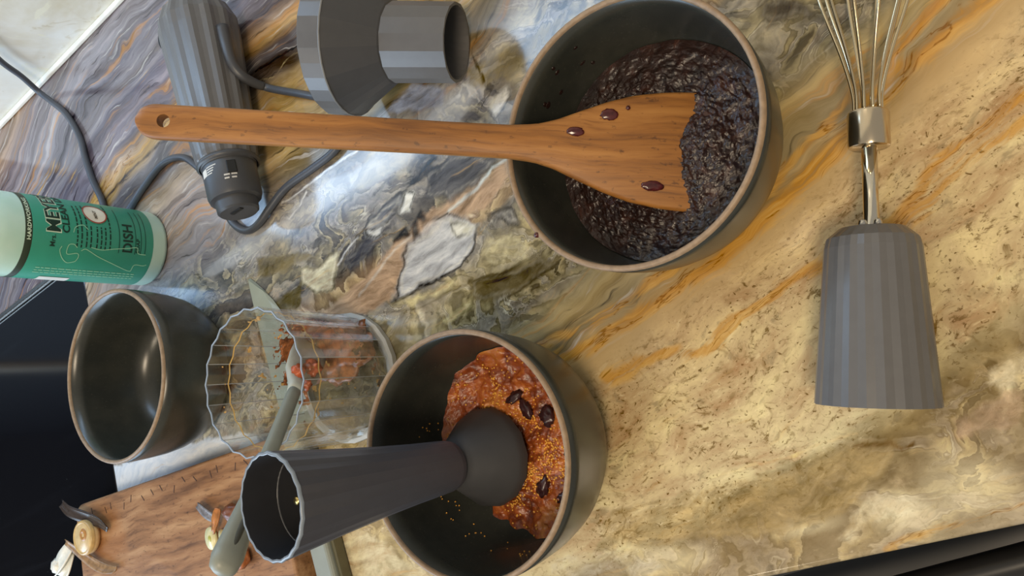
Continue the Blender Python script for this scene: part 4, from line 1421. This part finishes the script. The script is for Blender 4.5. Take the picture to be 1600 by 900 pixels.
M_CLEAR = clear_plastic()
bk = thing('chopper_beaker', 'clear fluted plastic chopper beaker smeared with fig residue', 'beaker', (KX, KY, 0))
sc_fl = lambda j, r, z: 1.0 - (0.036 if j % 2 else 0.0)
lathe('beaker_wall', [(0.0, 0.006), (0.040, 0.006), (0.0440, 0.0075), (0.0452, 0.012), (0.0462, 0.050), (0.0480, KH), (0.0462, KH), (0.0444, 0.050), (0.0434, 0.014), (0.040, 0.0095), (0.0, 0.0092)], NF * 2, M_CLEAR, bk, False, sc_fl)
lathe('rim_edge', [(0.0481, KH - 0.0003), (0.0480, KH + 0.0004), (0.0472, KH + 0.0004), (0.0471, KH - 0.0003)], NF * 2, plain('frosted_rim', lin(150, 162, 176), 0.12), bk, False, sc_fl, closed_profile=True)
lathe('non_slip_base', [(0.0405, 0.0004), (0.0430, 0.0), (0.0464, 0.0008), (0.0466, 0.0052), (0.0440, 0.0059), (0.0405, 0.0054)], NF, plain('pale_grey_base', lin(170, 168, 160), 0.5), bk, False, closed_profile=True)
vs_, fs_ = [], []
for j_ in range(NF):
    a_ = 2 * PI * (2 * j_) / (2 * NF)
    for (r_, z_) in ((0.0453, 0.010), (0.0463, 0.050), (0.0480, KH - 0.0005)):
        for d_ in (-0.0055, 0.0055):
            vs_.append(((r_ + 0.0001) * math.cos(a_ + d_), (r_ + 0.0001) * math.sin(a_ + d_), z_))
    b_ = j_ * 6
    fs_ += [(b_, b_ + 1, b_ + 3, b_ + 2), (b_ + 2, b_ + 3, b_ + 5, b_ + 4)]
mesh_obj('flute_ridges', vs_, fs_, plain('ridge_plastic', lin(176, 178, 178), 0.15), bk)
lathe('fill_line', [(0.0455, 0.070), (0.0452, 0.0708), (0.0450, 0.070)], NF * 2, plain('amber_ring', lin(214, 176, 106), 0.25), bk, False, sc_fl)


def smear(name, zfun, seed, thr, mat, label, zmax, thick=0.0012, na=300, nz=110):
    th = np.linspace(0, 2 * PI, na, endpoint=False)
    zz = np.linspace(0.0095, zmax, nz)
    Tg, Zg = np.meshgrid(th, zz)
    f_ = fbm(Tg * 7, Zg * 150 + 5, seed, 5, 0.62) + zfun(Tg, Zg)
    on = f_ > thr
    rin = np.interp(Zg, [0.0095, 0.014, 0.050, KH], [0.040, 0.0434, 0.0444, 0.0462]) * 0.957
    tk = np.clip((f_ - thr) * 0.012, 0, thick)
    rr0 = rin - 0.0002
    rr1 = rin - 0.0003 - tk
    V = np.concatenate([np.stack([r * np.cos(Tg), r * np.sin(Tg), Zg], -1).reshape(-1, 3) for r in (rr0, rr1)])
    idx = np.arange(na * nz).reshape(nz, na)
    F = []
    N = na * nz
    for i in range(nz - 1):
        for j_ in range(na):
            k_ = (j_ + 1) % na
            if on[i, j_] and on[i + 1, j_] and on[i, k_] and on[i + 1, k_]:
                q = (idx[i, j_], idx[i, k_], idx[i + 1, k_], idx[i + 1, j_])
                F.append(q)
                F.append(tuple(N + a for a in q)[::-1])
    used = sorted({a for q in F for a in q})
    re = {a: i for i, a in enumerate(used)}
    o = mesh_obj(name, V[used].tolist(), [[re[a] for a in q] for q in F], mat, None, True, loc=(KX, KY, 0))
    tag(o, label, 'residue', kind='stuff')
    return o


M_RES = plain('fig_residue', lin(140, 84, 44), 0.3, 0, 0.6, 160, 0.6, 0.6)
smear('fig_residue', lambda T, Z: 0.14 - (Z - 0.0095) * 12.0 + 0.26 * np.cos(T - 1.5), 5, 0.06, M_RES, 'brown fig residue coating the bottom of the clear beaker', 0.050)
smear('fig_residue', lambda T, Z: -0.10 + 0.05 * np.cos(T - 1.2), 9, 0.10, plain('fig_fleck', lin(214, 172, 106), 0.3, 0, 0.3, 200), 'thin golden fig flecks up the inside of the clear beaker', 0.078, 0.0006)
# puree left on the beaker floor
fl2 = blob('fig_residue', (KX + 0.006, KY + 0.016, 0.0108), (0.030, 0.020, 0.0030), M_RES, 8, 0.35, subdiv=4)
tag(fl2, 'flat patch of brown fig puree left on the beaker floor', 'residue', kind='stuff')

# ------------------------------------------------------------------ silicone spatula leaning in the beaker
M_SIL = plain('sage_grey_silicone', lin(136, 140, 130), 0.42, 0, 0.04, 80)
G0 = Vector((-0.4062, 0.1460, 0.0170))
G1 = Vector((-0.3600, 0.0090, 0.1560))
gd = (G1 - G0).normalized()
gs = thing('silicone_spatula', 'sage grey silicone spatula leaning out of the clear beaker', 'spatula', G0, frame_from_z(gd, (1, 0, 0.3)))
LG = (G1 - G0).length


def loft(name, secs, mat, parent, seg=20):
    vs, fs = [], []
    for (z, a, b, ox) in secs:
        for j in range(seg):
            t = 2 * PI * j / seg
            ct, st = math.cos(t), math.sin(t)
            e = 0.75
            vs.append((ox + a * math.copysign(abs(ct) ** e, ct), b * math.copysign(abs(st) ** e, st), z))
    n = len(secs)
    for i in range(n - 1):
        for j in range(seg):
            k_ = (j + 1) % seg
            fs.append((i * seg + j, i * seg + k_, (i + 1) * seg + k_, (i + 1) * seg + j))
    fs.append(tuple(range(seg))[::-1])
    fs.append(tuple((n - 1) * seg + j for j in range(seg)))
    return mesh_obj(name, vs, fs, mat, parent, True)


loft('head', [(0.0, 0.0110, 0.0010, 0), (0.002, 0.0130, 0.0016, 0), (0.020, 0.0135, 0.0026, 0), (0.036, 0.0120, 0.0036, 0), (0.044, 0.0080, 0.0042, 0), (0.049, 0.0052, 0.0044, 0), (0.054, 0.0046, 0.0042, 0)], plain('pale_silicone_head', lin(168, 172, 164), 0.4), gs)
loft('handle', [(0.050, 0.0040, 0.0036, 0), (0.060, 0.0044, 0.0040, 0), (0.110, 0.0046, 0.0042, 0), (0.150, 0.0056, 0.0050, 0), (LG - 0.022, 0.0074, 0.0062, 0), (LG - 0.010, 0.0082, 0.0064, 0), (LG - 0.003, 0.0070, 0.0052, 0), (LG, 0.0040, 0.0028, 0)], M_SIL, gs)
cg = frame_from_z(gd, (1, 0, 0.3)).transposed() @ (Vector((0, 0, 0.408)) - G1)
cg = Vector((cg.x, cg.y, 0)).normalized()
o = blob('handle_groove', (cg.x * 0.0058 + 0.001, cg.y * 0.0052, LG - 0.022), (0.0022, 0.0018, 0.013), plain('groove_dark_grey', lin(70, 72, 66), 0.5), 0, 0.0, parent=gs)
for i, (dx, dy, dz, s_) in enumerate(((0.004, 0.004, 0.030, .0080), (-0.004, 0.0035, 0.040, .0062), (0.005, 0.003, 0.046, .0045))):
    o = blob('fig_clump', G0 + frame_from_z(gd, (1, 0, 0.3)) @ Vector((dx, dy, dz)), (s_, s_ * 0.8, s_ * 0.7), plain('fig_clump_pulp', lin(168, 80, 42), 0.28, 0, 0.4, 250, 0.6, 0.6), i + 70, 0.45, freq=3)
    tag(o, ('large rusty clump of fig pulp on the silicone spatula head', 'middle clump of fig pulp on the silicone spatula head', 'smallest clump of fig pulp on the silicone spatula neck')[i], 'fig pulp', 'fig pulp clumps in the beaker')

# ------------------------------------------------------------------ knife lying behind the beaker
M_BLADE = plain('sage_coated_blade', lin(150, 156, 142), 0.32, 0, 0.04, 60)
KA = Vector((-0.4455, -0.075, 0))
KB = Vector((-0.4610, 0.2290, 0))
kd = (KB - KA).normalized()
ks = kd.cross(Vector((0, 0, 1))).normalized()   # to the right of the blade
kn = thing('kitchen_knife', 'sage green coated kitchen knife lying behind the clear beaker', 'knife', KA, Matrix(((ks.x, kd.x, 0), (ks.y, kd.y, 0), (0, 0, 1))))
LK = (KB - KA).length
# blade outline in (across, along); flat on the counter
prof = [(0.0158, 0.176), (0.0158, 0.215)] + [(0.0158 - 0.0300 * t ** 2.0, 0.235 + (LK - 0.235) * t) for t in (0, .15, .3, .45, .6, .75, .9, 1.0)]
leftp = [(-0.0150, LK - 0.008), (-0.0158, LK - 0.03), (-0.0160, 0.24), (-0.0160, 0.190), (-0.0060, 0.172), (0.0060, 0.168)]
outl = prof + leftp
bm = bmesh.new()
lo = [bm.verts.new((x, y, 0.0008)) for x, y in outl]
hi = [bm.verts.new((x * (0.55 if x > 0 else 1.0), y - (0.002 if y > LK - 0.01 else 0), 0.0030)) for x, y in outl]
bm.faces.new(lo[::-1])
bm.faces.new(hi)
for i in range(len(lo)):
    k_ = (i + 1) % len(lo)
    bm.faces.new((lo[i], lo[k_], hi[k_], hi[i]))
bm_obj('blade', bm, M_BLADE, kn)
bm_obj('handle', box_bm(-0.0105, 0.0085, -0.045, 0.172, 0.0002, 0.0140, 0.0030, 3), M_SIL, kn)
bm_obj('handle_edge', box_bm(0.0086, 0.0120, -0.045, 0.165, 0.0010, 0.0100, 0.0012), plain('dark_handle_edge', lin(88, 84, 62), 0.4), kn)

# ------------------------------------------------------------------ cutting board with trimmings
kb = wood('acacia_board', lin(98, 66, 42), lin(150, 108, 72), (lin(182, 142, 102)), (12, 95, 95), 0.5)
# wet ring stain
co = kb.objco()
pos = kb.n('ShaderNodeVectorMath', operation='SUBTRACT', i_0=co, i_1=(-0.095, 0.048, 0.0)).outputs[0]
ln = kb.n('ShaderNodeVectorMath', operation='LENGTH', i_0=pos).outputs['Value']
st = kb.smooth(kb.math('ADD', ln, kb.math('MULTIPLY', kb.noise(co, 60, 4), 0.020)), 0.052, 0.036)
old = kb.p.inputs['Base Color'].links[0].from_socket
kb.set('Base Color', kb.mix(kb.math('MULTIPLY', st, 0.45), old, lin(158, 100, 46)))
M_BOARD = kb.m
ua = math.radians(-3.4)
BO = Vector((-0.613, 0.0200, 0.0))
bd = thing('cutting_board', 'wooden cutting board with knife marks overhanging the cooktop', 'cutting board', BO, Matrix.Rotation(ua, 3, 'Z'))
bmk = bmesh.new()
bmesh.ops.create_cube(bmk, size=1.0)
for v in bmk.verts:
    v.co = Vector((v.co.x * 0.286, v.co.y * 0.168, 0.0003 + (v.co.z + .5) * 0.0195))
vert_e = [e_ for e_ in bmk.edges if abs((e_.verts[0].co - e_.verts[1].co).z) > 0.01]
bmesh.ops.bevel(bmk, geom=vert_e, offset=0.012, segments=6, affect='EDGES', profile=0.5)
hor = [e_ for e_ in bmk.edges if abs((e_.verts[0].co - e_.verts[1].co).z) < 1e-5 and len(e_.link_faces) == 2 and e_.calc_face_angle(0) > 0.5]
bmesh.ops.bevel(bmk, geom=hor, offset=0.0028, segments=3, affect='EDGES', profile=0.5)
bo = bm_obj('board', bmk, M_BOARD, bd, True)
bo.data.set_sharp_from_angle(angle=math.radians(40))
# knife nicks along the far edge
rk = random.Random(9)
for i in range(16):
    x = -0.125 + i * 0.0155 + rk.uniform(-.004, .004)
    y = 0.076 - abs(rk.gauss(0, .004))
    o = bm_obj('knife_nick', box_bm(-0.0004, 0.0004, -0.0030, 0.0030, 0.0, 0.0003), plain('nick_dark', lin(64, 40, 26), 0.7) if i == 0 else bpy.data.materials['nick_dark'], bo)
    o.location = (x, y, 0.0197)
    o.rotation_euler = (0, 0, rk.uniform(-0.5, 0.9))

ZB = 0.0200


def strip(name, pts, wid, thick, mat, parent=None, twist=0.0, taper=True):
    P = catmull(pts, 6)
    n = len(P)
    vs, fs = [], []
    for i, p in enumerate(P):
        t = (P[min(n - 1, i + 1)] - P[max(0, i - 1)]).normalized()
        s_ = t.cross(Vector((0, 0, 1))).normalized()
        tw = twist * (i / (n - 1) - 0.3)
        s_ = Quaternion(t, tw) @ s_
        nn = s_.cross(t)
        k_ = math.sin(PI * min(1, max(0, 0.12 + 0.76 * i / (n - 1)))) ** 0.5 if taper else 1.0
        cup = 0.22 * wid
        for (a, b) in ((-1, 0), (-.5, -cup), (0, -cup * 1.3), (.5, -cup), (1, 0)):
            vs.append(p + s_ * a * wid * k_ + nn * b)
        for (a, b) in ((1, 0), (.5, -cup), (0, -cup * 1.3), (-.5, -cup), (-1, 0)):
            vs.append(p + s_ * a * wid * k_ + nn * (b + thick))
    for i in range(n - 1):
        for j_ in range(10):
            k_ = (j_ + 1) % 10
            fs.append((i * 10 + j_, i * 10 + k_, (i + 1) * 10 + k_, (i + 1) * 10 + j_))
    fs.append(tuple(range(10))[::-1])
    fs.append(tuple((n - 1) * 10 + j_ for j_ in range(10)))
    return mesh_obj(name, vs, fs, mat, parent, True)


M_PEELD = plain('dark_garlic_peel', lin(64, 54, 48), 0.25, 0, 0.2, 200)
M_PEELB = plain('tan_peel', lin(150, 118, 84), 0.35, 0, 0.25, 200)
M_WHITE = plain('translucent_white', lin(226, 222, 208), 0.3, 0, 0.08, 200)
o = strip('vegetable_peel', [(-0.762, 0.1190, ZB + .005), (-0.745, 0.108, ZB + .0075), (-0.722, 0.097, ZB + .0065), (-0.704, 0.088, ZB + .005), (-0.694, 0.080, ZB + .0045)], 0.0055, 0.0009, M_PEELD, twist=0.6)
tag(o, 'dark glossy curl of peel above the round pale slice on the board', 'peel')
o = strip('vegetable_peel', [(-0.756, 0.083, ZB + .009), (-0.740, 0.069, ZB + .0062), (-0.722, 0.056, ZB + .0050), (-0.706, 0.048, ZB + .0045), (-0.690, 0.0440, ZB + .0045)], 0.0046, 0.0010, M_PEELB, twist=-0.8)
tag(o, 'tan brown curl of peel below the round pale slice on the board', 'peel')
sl = thing('onion_slice', 'round cream slice of onion root on the end of the cutting board', 'onion slice', (-0.7265, 0.0800, ZB + 0.0005))
lathe('slice_disc', [(0.0, 0.0), (0.0140, 0.0), (0.0152, 0.0025), (0.0150, 0.0065), (0.0125, 0.0088), (0.0, 0.0096)], 40, plain('cream_onion', lin(206, 178, 130), 0.28, 0, 0.12, 150), sl)
lathe('outer_layer', [(0.0154, 0.0055), (0.0153, 0.0082), (0.0138, 0.0096), (0.0122, 0.0086)], 40, plain('onion_layer', lin(196, 164, 108), 0.3, 0, 0.15, 150), sl)
lathe('core_ring', [(0.0018, 0.0094), (0.0028, 0.0101), (0.0044, 0.0100), (0.0056, 0.0092)], 30, plain('onion_core', lin(172, 122, 66), 0.35, 0, 0.2, 300), sl, loc=(0.003, 0.002, 0))
wp = thing('onion_shred', 'white translucent onion shred hanging off the board end', 'onion shred', (-0.7650, 0.0690, ZB + 0.004))
bmw = bmesh.new()
o = strip('inner_leaf', [(0.012, 0.010, 0.002), (0.002, 0.002, 0.005), (-0.010, -0.004, 0.005), (-0.020, -0.008, 0.003)], 0.0075, 0.0012, M_WHITE, wp, 0.5)
o = strip('outer_leaf', [(0.010, 0.002, 0.0008), (0.000, -0.008, 0.002), (-0.010, -0.013, 0.002), (-0.018, -0.014, 0.0005)], 0.0062, 0.0012, M_WHITE, wp, -0.4)
o = blob('frilled_tip', (-0.018, -0.003, 0.003), (0.007, 0.0062, 0.0030), M_WHITE, 4, 0.35, parent=wp)
# second heap of trimmings by the shaft
o = strip('vegetable_peel', [(-0.562, 0.0690, ZB + .004), (-0.551, 0.0595, ZB + .005), (-0.541, 0.0520, ZB + .004)], 0.0036, 0.0012, plain('grey_peel', lin(120, 118, 122), 0.4, 0, 0.35, 300))
tag(o, 'narrow mottled grey peel at the tip of the trimmings by the shaft', 'peel')
o = strip('vegetable_peel', [(-0.536, 0.0600, ZB + .005), (-0.540, 0.0520, ZB + .0065), (-0.546, 0.0440, ZB + .006)], 0.0044, 0.0012, plain('orange_brown_peel', lin(170, 108, 56), 0.35, 0, 0.3, 200), twist=0.6)
tag(o, 'orange brown peel between the grey peel and the shaft', 'peel')
o = blob('fig_trimming', (-0.5220, 0.0540, ZB + .005), (0.0085, 0.0065, 0.0050), plain('brown_fig_stem', lin(110, 62, 36), 0.4, 0, 0.3, 200, bump=.4), 12, 0.3)
tag(o, 'rounded brown fig stem end beside the shaft socket', 'fig trimming')
o = blob('fig_trimming', (-0.5220, 0.0195, ZB + .0055), (0.0100, 0.0080, 0.0055), plain('rust_fig_stem', lin(150, 88, 46), 0.4, 0, 0.3, 200, bump=.4), 13, 0.3)
tag(o, 'rusty fig stem end below the silicone spatula handle on the board', 'fig trimming')
for (x, y, a, b, lb) in ((-0.5560, 0.0410, .0062, .0085, 'larger pale garlic slice with a green centre on the board'), (-0.5420, 0.0385, .0032, .0062, 'smaller pale garlic slice tucked beside the spatula handle')):
    t = thing('garlic_slice', lb, 'garlic slice', (x, y, ZB + 0.0002))
    q = lathe('slice', [(0.0, 0.0), (0.0085, 0.0), (0.0090, 0.0012), (0.0086, 0.0028), (0.0, 0.0031)], 28, plain('garlic_pale', lin(216, 208, 160), 0.3, 0, 0.08, 200), t)
    q.scale = (a / .0085, b / .0085, 1)
    q2 = lathe('green_core', [(0.0, 0.0034), (0.0022, 0.0034), (0.0026, 0.0029)], 16, plain('garlic_green', lin(178, 174, 84), 0.35), t)
    q2.scale = (a / .0085, b / .0085, 1)
